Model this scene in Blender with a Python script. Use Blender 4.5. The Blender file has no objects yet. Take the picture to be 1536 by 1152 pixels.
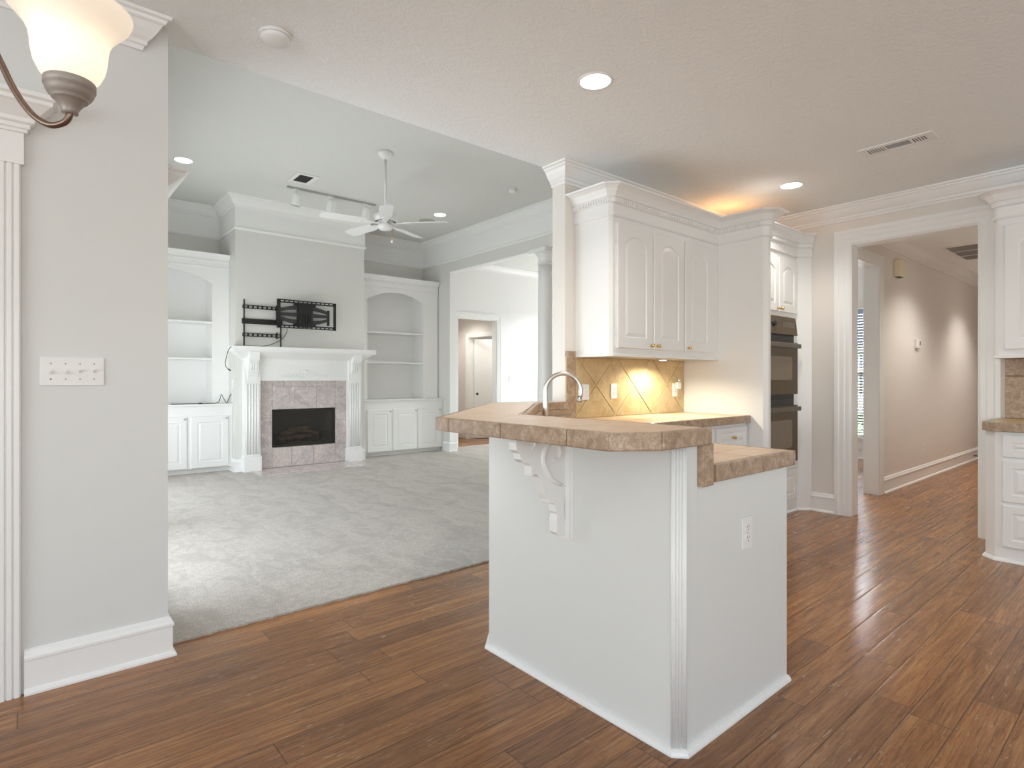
import bpy, bmesh, math, random
from mathutils import Vector, Matrix

sc = bpy.context.scene
COL = sc.collection
R = math.radians

# ------------------------------------------------------------------ camera
cam_data = bpy.data.cameras.new("camera")
cam = bpy.data.objects.new("camera", cam_data)
COL.objects.link(cam)
cam.location = (0.0, 0.0, 1.22)
cam.rotation_euler = (R(90), 0, R(-40.3))
cam_data.sensor_width = 36.0
cam_data.lens = 860.0 / 1536.0 * 36.0
cam_data.shift_y = -7.0 / 1536.0
cam_data.clip_start = 0.05
sc.camera = cam

# ------------------------------------------------------------------ world, exposure
world = bpy.data.worlds.new("world")
sc.world = world
world.use_nodes = True
wn = world.node_tree
wn.nodes.clear()
_o = wn.nodes.new("ShaderNodeOutputWorld")
_b = wn.nodes.new("ShaderNodeBackground")
_s = wn.nodes.new("ShaderNodeTexSky")
_s.sky_type = 'NISHITA'
_s.sun_disc = False
_s.sun_elevation = R(50)
_s.sun_rotation = R(200)
_b.inputs[1].default_value = 0.29
wn.links.new(_s.outputs[0], _b.inputs[0])
wn.links.new(_b.outputs[0], _o.inputs[0])

vs = sc.view_settings
vs.view_transform = 'Standard'
vs.look = 'None'
vs.exposure = -0.12
vs.gamma = 1.0
vs.use_curve_mapping = False
sc.cycles.max_bounces = 14
sc.cycles.diffuse_bounces = 8
sc.cycles.glossy_bounces = 5
sc.cycles.transparent_max_bounces = 12
sc.cycles.caustics_reflective = False
sc.cycles.caustics_refractive = False
sc.cycles.sample_clamp_indirect = 6.0
sc.cycles.use_denoising = True


def light(name, kind, loc, power, color=(1, 1, 1), rot=(0, 0, 0), size=0.1, size_y=None, spot=None, blend=0.6, spread=None):
    d = bpy.data.lights.new(name, kind)
    d.energy = power
    d.color = color
    if kind == 'AREA':
        d.size = size
        if size_y:
            d.shape = 'RECTANGLE'
            d.size_y = size_y
        if spread:
            d.spread = R(spread)
    elif kind == 'SPOT':
        d.shadow_soft_size = size
        d.spot_size = R(spot)
        d.spot_blend = blend
    else:
        d.shadow_soft_size = size
    o = bpy.data.objects.new(name, d)
    COL.objects.link(o)
    o.location = loc
    o.rotation_euler = [R(a) for a in rot]
    return o


DAY = (0.90, 0.965, 1.0)
# daylight through the windows (area lamps added outside the openings, most tilted up to brighten ceilings)
light("daylight_breakfast_window", 'AREA', (-4.85, -0.5, 1.4), 212, DAY, (0, -132, 0), 2.1, 4.4)
light("daylight_rear_window", 'AREA', (-1.6, -4.65, 1.4), 108, DAY, (132, 0, 0), 4.0, 2.0)
light("daylight_sink_window", 'AREA', (3.2, -4.65, 1.6), 80, DAY, (132, 0, 0), 3.0, 1.5)
light("daylight_patio_window", 'AREA', (0.33, 4.40, 1.12), 72, DAY, (0, -98, 0), 1.9, 1.7)
light("daylight_patio_window_far", 'AREA', (0.33, 6.7, 1.12), 66, DAY, (0, -105, 0), 1.9, 1.8)
light("daylight_front_door", 'AREA', (10.05, 6.9, 1.4), 125, DAY, (0, 100, 0), 2.6, 2.4)
light("daylight_dining_window", 'AREA', (10.9, 4.2, 3.3), 2200, DAY, (0, 55, 0), 1.6, 3.4)  # added lamp raised above its window, out of view, strengthens the floor glare

# ------------------------------------------------------------------ mesh builder


class MB:
    def __init__(s):
        s.v, s.f, s.sm, s.mi = [], [], [], []
        s.cur = 0

    def face(s, idx, smooth=False):
        s.f.append(list(idx)); s.sm.append(smooth); s.mi.append(s.cur)

    def add(s, pts):
        b = len(s.v)
        s.v.extend(tuple(p) for p in pts)
        return b

    def box(s, x0, x1, y0, y1, z0, z1):
        b = s.add([(x, y, z) for z in (z0, z1) for y in (y0, y1) for x in (x0, x1)])
        for q in ((0, 2, 3, 1), (4, 5, 7, 6), (0, 1, 5, 4), (2, 6, 7, 3), (0, 4, 6, 2), (1, 3, 7, 5)):
            s.face([b + i for i in q])
        return s

    def prism(s, poly, z0, z1):
        n = len(poly)
        b = s.add([(p[0], p[1], z0) for p in poly] + [(p[0], p[1], z1) for p in poly])
        s.face([b + i for i in range(n)][::-1])
        s.face([b + n + i for i in range(n)])
        for i in range(n):
            j = (i + 1) % n
            s.face([b + i, b + j, b + n + j, b + n + i])
        return s

    def loft(s, rings, closed=True, caps=True, smooth=False):
        n = len(rings[0])
        bs = [s.add(r) for r in rings]
        for a, b in zip(bs, bs[1:]):
            for i in range(n if closed else n - 1):
                j = (i + 1) % n
                s.face([a + i, a + j, b + j, b + i], smooth)
        if caps:
            s.face([bs[0] + i for i in range(n)][::-1])
            s.face([bs[-1] + i for i in range(n)])
        return s

    def tube(s, pts, r, n=12, caps=True):
        pts = [Vector(p) for p in pts]
        rr = r if isinstance(r, (list, tuple)) else [r] * len(pts)
        rings, up = [], None
        for i, p in enumerate(pts):
            t = (pts[min(i + 1, len(pts) - 1)] - pts[max(i - 1, 0)]).normalized()
            if up is None:
                up = t.orthogonal().normalized()
            up = (up - t * up.dot(t)).normalized()
            w = t.cross(up)
            rings.append([p + (up * math.cos(a) + w * math.sin(a)) * rr[i] for a in [2 * math.pi * k / n for k in range(n)]])
        return s.loft(rings, True, caps, True)

    def lathe(s, o, axis, prof, n=24, caps=True):
        o, ax = Vector(o), Vector(axis).normalized()
        u = ax.orthogonal().normalized()
        w = ax.cross(u)
        rings = [[o + ax * h + (u * math.cos(a) + w * math.sin(a)) * r for a in [2 * math.pi * k / n for k in range(n)]] for r, h in prof]
        return s.loft(rings, True, caps, True)

    def sweep(s, path, prof, side=1, z=0.0, closed=False):
        """profile [(out, dz)] carried along a plan path with mitred corners; out is to the left of travel for side=1"""
        P = [Vector((p[0], p[1])) for p in path]
        n = len(P)
        rings = []
        for i in range(n):
            dp = (P[i] - P[i - 1]).normalized() if (i > 0 or closed) else None
            dn = (P[(i + 1) % n] - P[i]).normalized() if (i < n - 1 or closed) else None
            dp = dp or dn
            dn = dn or dp
            a, b = Vector((-dp.y, dp.x)), Vector((-dn.y, dn.x))
            m = (a + b) / (1 + a.dot(b)) * side
            rings.append([(P[i].x + m.x * o, P[i].y + m.y * o, z + h) for o, h in prof])
        if closed:
            rings.append(rings[0])
        return s.loft(rings, True, not closed, False)

    # frame helpers: F = (origin, u, w) ; u along the face, v up, w out of the face
    def fp(s, F, u, v, w):
        o, U, W = F
        return (o[0] + U[0] * u + W[0] * w, o[1] + U[1] * u + W[1] * w, o[2] + v)

    def fbox(s, F, u0, u1, v0, v1, w0, w1):
        b = s.add([s.fp(F, u, v, w) for w in (w0, w1) for v in (v0, v1) for u in (u0, u1)])
        for q in ((0, 2, 3, 1), (4, 5, 7, 6), (0, 1, 5, 4), (2, 6, 7, 3), (0, 4, 6, 2), (1, 3, 7, 5)):
            s.face([b + i for i in q])
        return s

    def fprism(s, F, poly, w0, w1):
        n = len(poly)
        b = s.add([s.fp(F, p[0], p[1], w0) for p in poly] + [s.fp(F, p[0], p[1], w1) for p in poly])
        s.face([b + i for i in range(n)][::-1])
        s.face([b + n + i for i in range(n)])
        for i in range(n):
            j = (i + 1) % n
            s.face([b + i, b + j, b + n + j, b + n + i])
        return s

    def build(s, name, mat, parent=None, bevel=0.0, seg=2):
        me = bpy.data.meshes.new(name)
        if parent is not None:
            root = parent
            while root.parent is not None:
                root = root.parent
            L = root.location.copy()
        else:
            xs = [p[0] for p in s.v]; ys = [p[1] for p in s.v]; zs = [p[2] for p in s.v]
            L = Vector(((min(xs) + max(xs)) / 2, (min(ys) + max(ys)) / 2, min(zs)))
        me.from_pydata([(p[0] - L.x, p[1] - L.y, p[2] - L.z) for p in s.v], [], s.f)
        bm = bmesh.new()
        bm.from_mesh(me)
        bmesh.ops.remove_doubles(bm, verts=bm.verts, dist=1e-6)
        bmesh.ops.recalc_face_normals(bm, faces=bm.faces)
        bm.to_mesh(me)
        bm.free()
        if len(me.polygons) == len(s.f):
            for p, q, m in zip(me.polygons, s.sm, s.mi):
                p.use_smooth = q
                p.material_index = m
        for m in (mat if isinstance(mat, (list, tuple)) else [mat]):
            me.materials.append(m)
        o = bpy.data.objects.new(name, me)
        COL.objects.link(o)
        if parent is not None:
            o.parent = parent
        else:
            o.location = L
        if bevel > 0:
            b = o.modifiers.new("edges", 'BEVEL')
            b.width = bevel
            b.segments = seg
            b.limit_method = 'ANGLE'
            b.angle_limit = R(40)
            b.harden_normals = False
        return o


def tag(o, label=None, cat=None, group=None, kind=None):
    if label: o["label"] = label
    if cat: o["category"] = cat
    if group: o["group"] = group
    if kind: o["kind"] = kind
    return o


def thing(name, loc, label, cat, group=None):
    o = bpy.data.objects.new(name, None)
    o.empty_display_size = 0.1
    COL.objects.link(o)
    o.location = loc
    return tag(o, label, cat, group)


def copy_tree(o, loc, label, group=None):
    c = o.copy()
    COL.objects.link(c)
    c.location = loc
    c["label"] = label
    if group: c["group"] = group
    for ch in list(o.children):
        d = ch.copy(); COL.objects.link(d); d.parent = c
        for g in list(ch.children):
            e = g.copy(); COL.objects.link(e); e.parent = d
    return c


# ------------------------------------------------------------------ materials


class NT:
    """small helper for writing node trees"""

    def __init__(s, name):
        s.m = bpy.data.materials.new(name)
        s.m.use_nodes = True
        s.t = s.m.node_tree
        s.p = s.t.nodes["Principled BSDF"]
        s.out = s.t.nodes["Material Output"]

    def n(s, kind, **kw):
        n = s.t.nodes.new(kind)
        for k, v in kw.items():
            setattr(n, k, v)
        return n

    def l(s, a, b):
        s.t.links.new(a, b)

    def set(s, node, idx, val):
        i = node.inputs[idx]
        if hasattr(val, "is_output"):
            s.l(val, i)
        else:
            i.default_value = val

    def math(s, op, a, b=0.0, c=None):
        n = s.n("ShaderNodeMath", operation=op)
        s.set(n, 0, a); s.set(n, 1, b)
        if c is not None: s.set(n, 2, c)
        return n.outputs[0]

    def mix(s, fac, a, b, blend='MIX'):
        n = s.n("ShaderNodeMix", data_type='RGBA', blend_type=blend)
        s.set(n, 0, fac)
        for i, v in ((6, a), (7, b)):
            if hasattr(v, "is_output"): s.l(v, n.inputs[i])
            else: n.inputs[i].default_value = (*v, 1)
        return n.outputs[2]

    def coord(s):
        """world-scale coordinates in metres (every mesh is unscaled and unrotated)"""
        return s.n("ShaderNodeNewGeometry").outputs["Position"]

    def mapv(s, vec, scale=(1, 1, 1), loc=(0, 0, 0), rot=(0, 0, 0)):
        n = s.n("ShaderNodeMapping")
        s.l(vec, n.inputs[0])
        n.inputs["Scale"].default_value = scale
        n.inputs["Location"].default_value = loc
        n.inputs["Rotation"].default_value = rot
        return n.outputs[0]

    def noise(s, vec, scale, detail=3, rough=0.5, dist=0.0):
        n = s.n("ShaderNodeTexNoise")
        s.l(vec, n.inputs["Vector"])
        n.inputs["Scale"].default_value = scale
        n.inputs["Detail"].default_value = detail
        n.inputs["Roughness"].default_value = rough
        n.inputs["Distortion"].default_value = dist
        return n.outputs["Fac"]

    def ramp(s, fac, stops):
        n = s.n("ShaderNodeValToRGB")
        e = n.color_ramp.elements
        while len(e) > 1: e.remove(e[-1])
        for i, (p, c) in enumerate(stops):
            x = e[0] if i == 0 else e.new(p)
            x.position = p
            x.color = (*c, 1) if isinstance(c, tuple) else (c, c, c, 1)
        s.l(fac, n.inputs[0])
        return n.outputs[0]

    def bump(s, h, strength=0.2, dist=0.01):
        n = s.n("ShaderNodeBump")
        n.inputs["Strength"].default_value = strength
        n.inputs["Distance"].default_value = dist
        s.l(h, n.inputs["Height"])
        s.l(n.outputs[0], s.p.inputs["Normal"])

    def done(s, color=None, rough=None, metal=None, **kw):
        if color is not None: s.set(s.p, "Base Color", (*color, 1) if isinstance(color, tuple) else color)
        if rough is not None: s.set(s.p, "Roughness", rough)
        if metal is not None: s.set(s.p, "Metallic", metal)
        for k, v in kw.items(): s.set(s.p, k.replace("_", " "), v)
        return s.m


def plain(name, color, rough=0.5, metal=0.0, var=0.03, scale=6.0, bump=0.0, **kw):
    t = NT(name)
    p = t.coord()
    f = t.noise(p, scale, 3)
    a = tuple(c * (1 - var) for c in color)
    b = tuple(min(1, c * (1 + var)) for c in color)
    col = t.mix(f, a, b)
    if bump:
        t.bump(t.noise(p, 220, 2), bump, 0.002)
    return t.done(col, rough, metal, **kw)


M = {}
M['wall'] = plain("wall_paint", (0.69, 0.70, 0.69), 0.5, var=0.012, scale=1.5, bump=0.03)
M['wall_warm'] = plain("wall_paint_warm", (0.74, 0.705, 0.665), 0.4, var=0.012, scale=1.5, bump=0.03)
M['great'] = plain("great_room_paint", (0.69, 0.685, 0.655), 0.45, var=0.012, scale=1.5, bump=0.03)
M['panel'] = plain("peninsula_panel_paint", (0.73, 0.745, 0.73), 0.35, var=0.01, scale=2)
M['trim'] = plain("white_trim_paint", (0.83, 0.83, 0.82), 0.32, var=0.008, scale=3)
M['cab'] = plain("cabinet_paint", (0.815, 0.818, 0.81), 0.3, var=0.01, scale=3)
M['plastic'] = plain("white_plastic", (0.80, 0.80, 0.79), 0.35, var=0.0)
M['ivory'] = plain("ivory_plastic", (0.78, 0.70, 0.52), 0.4, var=0.0)
M['dark'] = plain("dark_slot", (0.03, 0.03, 0.03), 0.6)
M['black'] = plain("black_metal", (0.012, 0.012, 0.012), 0.45)
M['blackmid'] = plain("dark_grey_metal", (0.05, 0.05, 0.052), 0.4)
M['brass'] = plain("brass", (0.78, 0.50, 0.16), 0.22, 1.0, var=0.02)
M['chrome'] = plain("satin_nickel", (0.62, 0.60, 0.57), 0.3, 1.0, var=0.03)
M['steel'] = plain("brushed_steel", (0.6, 0.6, 0.6), 0.3, 1.0)
M['pewter'] = plain("pewter", (0.33, 0.29, 0.26), 0.55, 0.35, var=0.12, scale=30)
M['bronze'] = plain("brown_bronze", (0.19, 0.13, 0.10), 0.32, 0.8, var=0.15, scale=30)
M['oven'] = plain("oven_glass", (0.105, 0.075, 0.045), 0.25, var=0.05, Specular_IOR_Level=0.12)
M['oven_window'] = plain("oven_window_glass", (0.215, 0.17, 0.125), 0.25, var=0.05, Specular_IOR_Level=0.15)
M['oven_trim'] = plain("oven_trim", (0.11, 0.085, 0.06), 0.28, 0.3)
M['vent_grey'] = plain("vent_shadow_grey", (0.16, 0.14, 0.12), 0.6)
M['grille'] = plain("speaker_grille", (0.42, 0.42, 0.41), 0.6)


def ceiling_mat(name, col):
    t = NT(name)
    p = t.coord()
    v = t.n("ShaderNodeTexVoronoi", feature='SMOOTH_F1')
    t.l(t.mapv(p, (1, 1, 1)), v.inputs["Vector"])
    v.inputs["Scale"].default_value = 16
    n1 = t.noise(p, 28, 4, 0.6, 1.2)
    h = t.math('MULTIPLY', t.math('GREATER_THAN', n1, 0.52), 0.35)
    h2 = t.math('ADD', t.ramp(n1, [(0.45, 0.0), (0.6, 1.0)]), t.math('MULTIPLY', v.outputs["Distance"], 0.4))
    t.bump(h2, 0.32, 0.006)
    c = t.mix(t.noise(p, 1.2, 2), tuple(x * 0.985 for x in col), col)
    return t.done(c, 0.75)


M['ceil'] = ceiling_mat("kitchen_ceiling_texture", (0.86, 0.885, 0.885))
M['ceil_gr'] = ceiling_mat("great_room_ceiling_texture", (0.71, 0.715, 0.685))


def wood_floor():
    t = NT("hardwood_planks")
    p = t.coord()
    sx = t.n("ShaderNodeSeparateXYZ"); t.l(p, sx.inputs[0])
    X, Y = sx.outputs[0], sx.outputs[1]
    W, Ln = 0.132, 1.25
    yr = t.math('DIVIDE', Y, W)
    row = t.math('FLOOR', yr)
    fy = t.math('FRACT', yr)
    wn1 = t.n("ShaderNodeTexWhiteNoise", noise_dimensions='1D'); t.l(row, wn1.inputs["W"])
    xr = t.math('ADD', t.math('DIVIDE', X, Ln), t.math('MULTIPLY', wn1.outputs["Value"], 7.3))
    cid = t.math('FLOOR', xr)
    fx = t.math('FRACT', xr)
    cv = t.n("ShaderNodeCombineXYZ"); t.l(row, cv.inputs[0]); t.l(cid, cv.inputs[1])
    wn2 = t.n("ShaderNodeTexWhiteNoise", noise_dimensions='2D'); t.l(cv.outputs[0], wn2.inputs["Vector"])
    rnd = wn2.outputs["Value"]
    # grain coordinates, shifted per plank
    gv = t.n("ShaderNodeCombineXYZ")
    t.l(t.math('ADD', X, t.math('MULTIPLY', rnd, 37.0)), gv.inputs[0])
    t.l(t.math('ADD', Y, t.math('MULTIPLY', rnd, 11.0)), gv.inputs[1])
    g1 = t.noise(t.mapv(gv.outputs[0], (1.1, 24, 1)), 1.6, 5, 0.62, 0.6)
    g2 = t.noise(t.mapv(gv.outputs[0], (5, 130, 1)), 1.0, 3, 0.6, 0.4)
    big = t.noise(p, 1.1, 2)
    base = t.ramp(g1, [(0.20, (0.155, 0.064, 0.026)), (0.42, (0.285, 0.129, 0.051)), (0.58, (0.37, 0.178, 0.070)), (0.8, (0.48, 0.252, 0.106))])
    base = t.mix(t.math('MULTIPLY', t.ramp(g2, [(0.36, 1.0), (0.50, 0.0)]), 0.5), base, (0.10, 0.042, 0.018))
    fig = t.noise(t.mapv(gv.outputs[0], (1.2, 9, 1)), 2.2, 4, 0.6, 2.6)
    base = t.mix(t.math('MULTIPLY', t.ramp(fig, [(0.47, 0.0), (0.5, 1.0), (0.53, 0.0)]), 0.4), base, (0.11, 0.045, 0.019))
    tone = t.ramp(rnd, [(0.0, (0.78, 0.75, 0.76)), (0.35, (0.93, 0.91, 0.91)), (0.7, (1.04, 1.0, 0.96)), (1.0, (1.15, 1.11, 1.02))])
    base = t.mix(1.0, base, tone, 'MULTIPLY')
    base = t.mix(1.0, base, t.ramp(big, [(0.3, 0.86), (0.7, 1.12)]), 'MULTIPLY')
    # scuffs: short pale flecks along the boards
    s1 = t.noise(t.mapv(p, (14, 100, 1)), 1.0, 2, 0.6, 0.8)
    s2 = t.noise(p, 1.7, 2)
    sc_ = t.math('MULTIPLY', t.ramp(s1, [(0.62, 0.0), (0.70, 1.0)]), t.ramp(s2, [(0.42, 0.0), (0.60, 0.7)]))
    base = t.mix(sc_, base, (0.46, 0.33, 0.22))
    # gaps
    ey = t.math('MINIMUM', fy, t.math('SUBTRACT', 1.0, fy))
    ex = t.math('MULTIPLY', t.math('MINIMUM', fx, t.math('SUBTRACT', 1.0, fx)), Ln / W)
    e = t.math('MINIMUM', ey, ex)
    gap = t.ramp(e, [(0.006, 1.0), (0.022, 0.0)])
    base = t.mix(t.math('MULTIPLY', gap, 0.7), base, (0.028, 0.012, 0.006))
    bev = t.ramp(e, [(0.0, 0.0), (0.05, 0.85), (0.1, 1.0)])
    h = t.math('ADD', bev, t.math('MULTIPLY', g1, 0.10))
    t.bump(h, 0.30, 0.002)
    rough = t.math('ADD', 0.16, t.math('MULTIPLY', t.noise(p, 5, 3), 0.16))
    t.p.inputs["Specular IOR Level"].default_value = 0.46
    return t.done(base, rough)


M['wood'] = wood_floor()


def carpet():
    t = NT("cut_pile_carpet")
    p = t.coord()
    f1 = t.noise(p, 170, 3, 0.7)
    f2 = t.noise(p, 28, 4, 0.65)
    # vacuum marks: soft-edged lanes in broken lengths
    sx = t.n("ShaderNodeSeparateXYZ"); t.l(p, sx.inputs[0])
    wob = t.noise(p, 1.5, 2)
    u = t.math('ADD', t.math('DIVIDE', sx.outputs[0], 0.42), t.math('MULTIPLY', wob, 0.9))
    lane = t.math('FLOOR', u)
    wl = t.n("ShaderNodeTexWhiteNoise", noise_dimensions='1D'); t.l(lane, wl.inputs["W"])
    v = t.math('FLOOR', t.math('ADD', t.math('DIVIDE', sx.outputs[1], 0.85), t.math('ADD', t.math('MULTIPLY', wl.outputs[0], 5.0), t.math('MULTIPLY', wob, 0.8))))
    cv = t.n("ShaderNodeCombineXYZ"); t.l(lane, cv.inputs[0]); t.l(v, cv.inputs[1])
    w2 = t.n("ShaderNodeTexWhiteNoise", noise_dimensions='2D'); t.l(cv.outputs[0], w2.inputs["Vector"])
    fu = t.math('FRACT', u)
    mark = t.math('MULTIPLY', t.ramp(fu, [(0.0, 0.0), (0.75, 0.35), (0.97, 1.0), (1.0, 0.0)]), w2.outputs[0])
    blot = t.ramp(t.noise(t.mapv(p, (1.3, 0.8, 1)), 4.2, 4, 0.65, 0.8), [(0.48, 0.0), (0.62, 1.0)])
    c = t.mix(t.ramp(f1, [(0.3, 0.0), (0.7, 1.0)]), (0.23, 0.205, 0.175), (0.82, 0.765, 0.69))
    c = t.mix(t.math('MULTIPLY', t.ramp(f2, [(0.4, 0.0), (0.65, 1.0)]), 0.45), c, (0.34, 0.31, 0.27))
    c = t.mix(t.math('MULTIPLY', mark, 0.55), c, (0.32, 0.29, 0.255))
    c = t.mix(t.math('MULTIPLY', blot, 0.5), c, (0.33, 0.30, 0.26))
    t.bump(t.math('ADD', f1, t.math('MULTIPLY', f2, 0.8)), 0.7, 0.008)
    t.p.inputs["Sheen Weight"].default_value = 0.15
    return t.done(c, 0.95)


M['carpet'] = carpet()


def tile_mat(name, light_c, mid_c, dark_c, mottle=14.0, pit=0.0, rough=0.35):
    t = NT(name)
    p = t.coord()
    a = t.noise(p, mottle, 5, 0.65, 0.6)
    b = t.noise(p, mottle * 6, 3, 0.6)
    c = t.ramp(a, [(0.3, dark_c), (0.5, mid_c), (0.72, light_c)])
    c = t.mix(t.math('MULTIPLY', t.ramp(b, [(0.4, 1.0), (0.55, 0.0)]), 0.25 + pit), c, dark_c)
    t.bump(b, 0.12, 0.003)
    return t.done(c, rough)


M['tile_top'] = tile_mat("counter_tile", (0.82, 0.62, 0.43), (0.77, 0.55, 0.365), (0.68, 0.45, 0.285), 9, -0.15, 0.28)
M['tile_edge'] = tile_mat("counter_edge_tile", (0.60, 0.48, 0.37), (0.43, 0.305, 0.21), (0.27, 0.185, 0.125), 26, 0.3, 0.38)
M['tile_splash'] = tile_mat("backsplash_tile", (0.62, 0.49, 0.29), (0.54, 0.41, 0.225), (0.43, 0.305, 0.15), 9, 0.05, 0.35)
M['grout'] = plain("grout", (0.30, 0.20, 0.12), 0.8, var=0.1, scale=40)
M['grout_pale'] = plain("pale_grout", (0.72, 0.60, 0.38), 0.8, var=0.1, scale=40)


def marble():
    t = NT("rose_marble")
    p = t.coord()
    a = t.noise(p, 5.0, 6, 0.65, 1.6)
    b = t.noise(t.mapv(p, (1, 1, 1.3), (3, 1, 7)), 13.0, 6, 0.7, 2.2)
    c = t.ramp(a, [(0.3, (0.44, 0.41, 0.40)), (0.5, (0.60, 0.545, 0.53)), (0.68, (0.70, 0.60, 0.55))])
    vein = t.ramp(b, [(0.46, 0.0), (0.5, 1.0), (0.54, 0.0)])
    c = t.mix(t.math('MULTIPLY', vein, 0.65), c, (0.34, 0.26, 0.26))
    w = t.ramp(t.noise(p, 8.0, 4, 0.6, 1.0), [(0.55, 0.0), (0.7, 0.6)])
    c = t.mix(w, c, (0.78, 0.74, 0.71))
    return t.done(c, 0.16)


M['marble'] = marble()


def glass_mat(name, tint=(1, 1, 1), refl=0.08):
    m = bpy.data.materials.new(name)
    m.use_nodes = True
    nt = m.node_tree
    nt.nodes.clear()
    o = nt.nodes.new("ShaderNodeOutputMaterial")
    mx = nt.nodes.new("ShaderNodeMixShader")
    tr = nt.nodes.new("ShaderNodeBsdfTransparent")
    gl = nt.nodes.new("ShaderNodeBsdfGlossy")
    tr.inputs[0].default_value = (*tint, 1)
    gl.inputs["Roughness"].default_value = 0.02
    mx.inputs[0].default_value = refl
    nt.links.new(tr.outputs[0], mx.inputs[1])
    nt.links.new(gl.outputs[0], mx.inputs[2])
    nt.links.new(mx.outputs[0], o.inputs[0])
    return m


M['glass'] = glass_mat("window_glass")
M['smoked'] = glass_mat("smoked_fire_glass", (0.80, 0.78, 0.75), 0.05)


def emit(name, col, strength):
    t = NT(name)
    t.p.inputs["Emission Color"].default_value = (*col, 1)
    t.p.inputs["Emission Strength"].default_value = strength
    return t.done(col, 0.4)


M['lens'] = emit("lit_lamp_lens", (1.0, 0.97, 0.92), 9.0)


def shade_mat():
    t = NT("frosted_glass_shade")
    p = t.coord()
    t.p.inputs["Base Color"].default_value = (0.95, 0.90, 0.83, 1)
    t.p.inputs["Roughness"].default_value = 0.25
    t.p.inputs["Emission Color"].default_value = (1.0, 0.92, 0.82, 1)
    t.p.inputs["Emission Strength"].default_value = 0.35
    tl = t.n("ShaderNodeBsdfTranslucent")
    tl.inputs[0].default_value = (0.98, 0.93, 0.86, 1)
    mx = t.n("ShaderNodeMixShader")
    mx.inputs[0].default_value = 0.55
    t.bump(t.noise(t.mapv(p, (1, 1, 2)), 26, 3, 0.6, 1.5), 0.12, 0.004)
    t.l(t.p.outputs[0], mx.inputs[1]); t.l(tl.outputs[0], mx.inputs[2])
    t.l(mx.outputs[0], t.out.inputs[0])
    return t.m


M['shade'] = shade_mat()
M['stone'] = tile_mat("pale_stone_tile", (0.66, 0.65, 0.62), (0.58, 0.57, 0.545), (0.48, 0.47, 0.45), 5, -0.1, 0.2)
M['log'] = tile_mat("ceramic_log", (0.30, 0.24, 0.19), (0.14, 0.10, 0.08), (0.04, 0.03, 0.03), 18, 0.1, 0.85)
M['firebox'] = plain("firebox_panel", (0.10, 0.094, 0.088), 0.8, var=0.3, scale=8)
M['grass'] = tile_mat("lawn_grass", (0.16, 0.34, 0.07), (0.11, 0.27, 0.05), (0.06, 0.17, 0.03), 3, 0.1, 0.9)
M['leaf'] = tile_mat("hedge_leaves", (0.10, 0.22, 0.07), (0.05, 0.13, 0.04), (0.02, 0.06, 0.02), 8, 0.2, 0.8)
M['siding'] = plain("blue_grey_siding", (0.42, 0.50, 0.60), 0.7)
M['shingle'] = plain("grey_roof_shingle", (0.20, 0.22, 0.26), 0.9, var=0.2, scale=5)
M['concrete'] = plain("pale_concrete", (0.6, 0.6, 0.58), 0.85, var=0.08)

# ------------------------------------------------------------------ structure
ZK, ZG, ZH, ZF = 2.77, 3.62, 2.77, 3.36      # ceiling heights: kitchen, great room, hall, front room


def struct(name, mb, mat, label, cat, bevel=0.0):
    o = mb.build(name, mat, None, bevel)
    return tag(o, label, cat, kind="structure")


def wall_y(mb, x0, x1, ya, yb, z0, z1, holes=()):
    """wall running along Y; holes (y0, y1, z0, z1)"""
    y = ya
    for (a, b, c, d) in sorted(holes):
        mb.box(x0, x1, y, a, z0, z1)
        if c > z0: mb.box(x0, x1, a, b, z0, c)
        if d < z1: mb.box(x0, x1, a, b, d, z1)
        y = b
    mb.box(x0, x1, y, yb, z0, z1)
    return mb


def wall_x(mb, y0, y1, xa, xb, z0, z1, holes=()):
    x = xa
    for (a, b, c, d) in sorted(holes):
        mb.box(x, a, y0, y1, z0, z1)
        if c > z0: mb.box(a, b, y0, y1, z0, c)
        if d < z1: mb.box(a, b, y0, y1, d, z1)
        x = b
    mb.box(x, xb, y0, y1, z0, z1)
    return mb


struct("floor", MB().box(-4.74, 12.6, -4.54, 10.4, -0.15, 0.0), M['wood'], "brown hardwood plank floor running through kitchen and hall", "floor")

tf = MB()
tiles_x = [5.505 + 0.33 * i for i in range(14)]
for xa in tiles_x:
    for j in range(11):
        ya = 4.9 + 0.33 * j
        xb, yb_ = min(xa + 0.327, 9.795), min(ya + 0.327, 8.495)
        if xb - xa > 0.05 and yb_ - ya > 0.02:
            tf.box(xa, xb, ya, yb_, 0.0002, 0.006)
struct("floor_foyer", tf, M['stone'], "pale stone tile floor of the foyer behind the column", "floor")

# carpet with a slightly uneven tufted front edge
cb = MB()
random.seed(3)
xs = [0.48 + i * (5.5 - 0.48) / 220 for i in range(221)]
front = [(x, 3.025 + random.uniform(-0.006, 0.006)) for x in xs]
cb.prism(front + [(5.5, 8.9), (0.48, 8.9)], 0.0005, 0.011)
struct("floor_carpet", cb, M['carpet'], "pale grey cut-pile carpet covering the room with the fireplace", "carpet")

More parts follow.
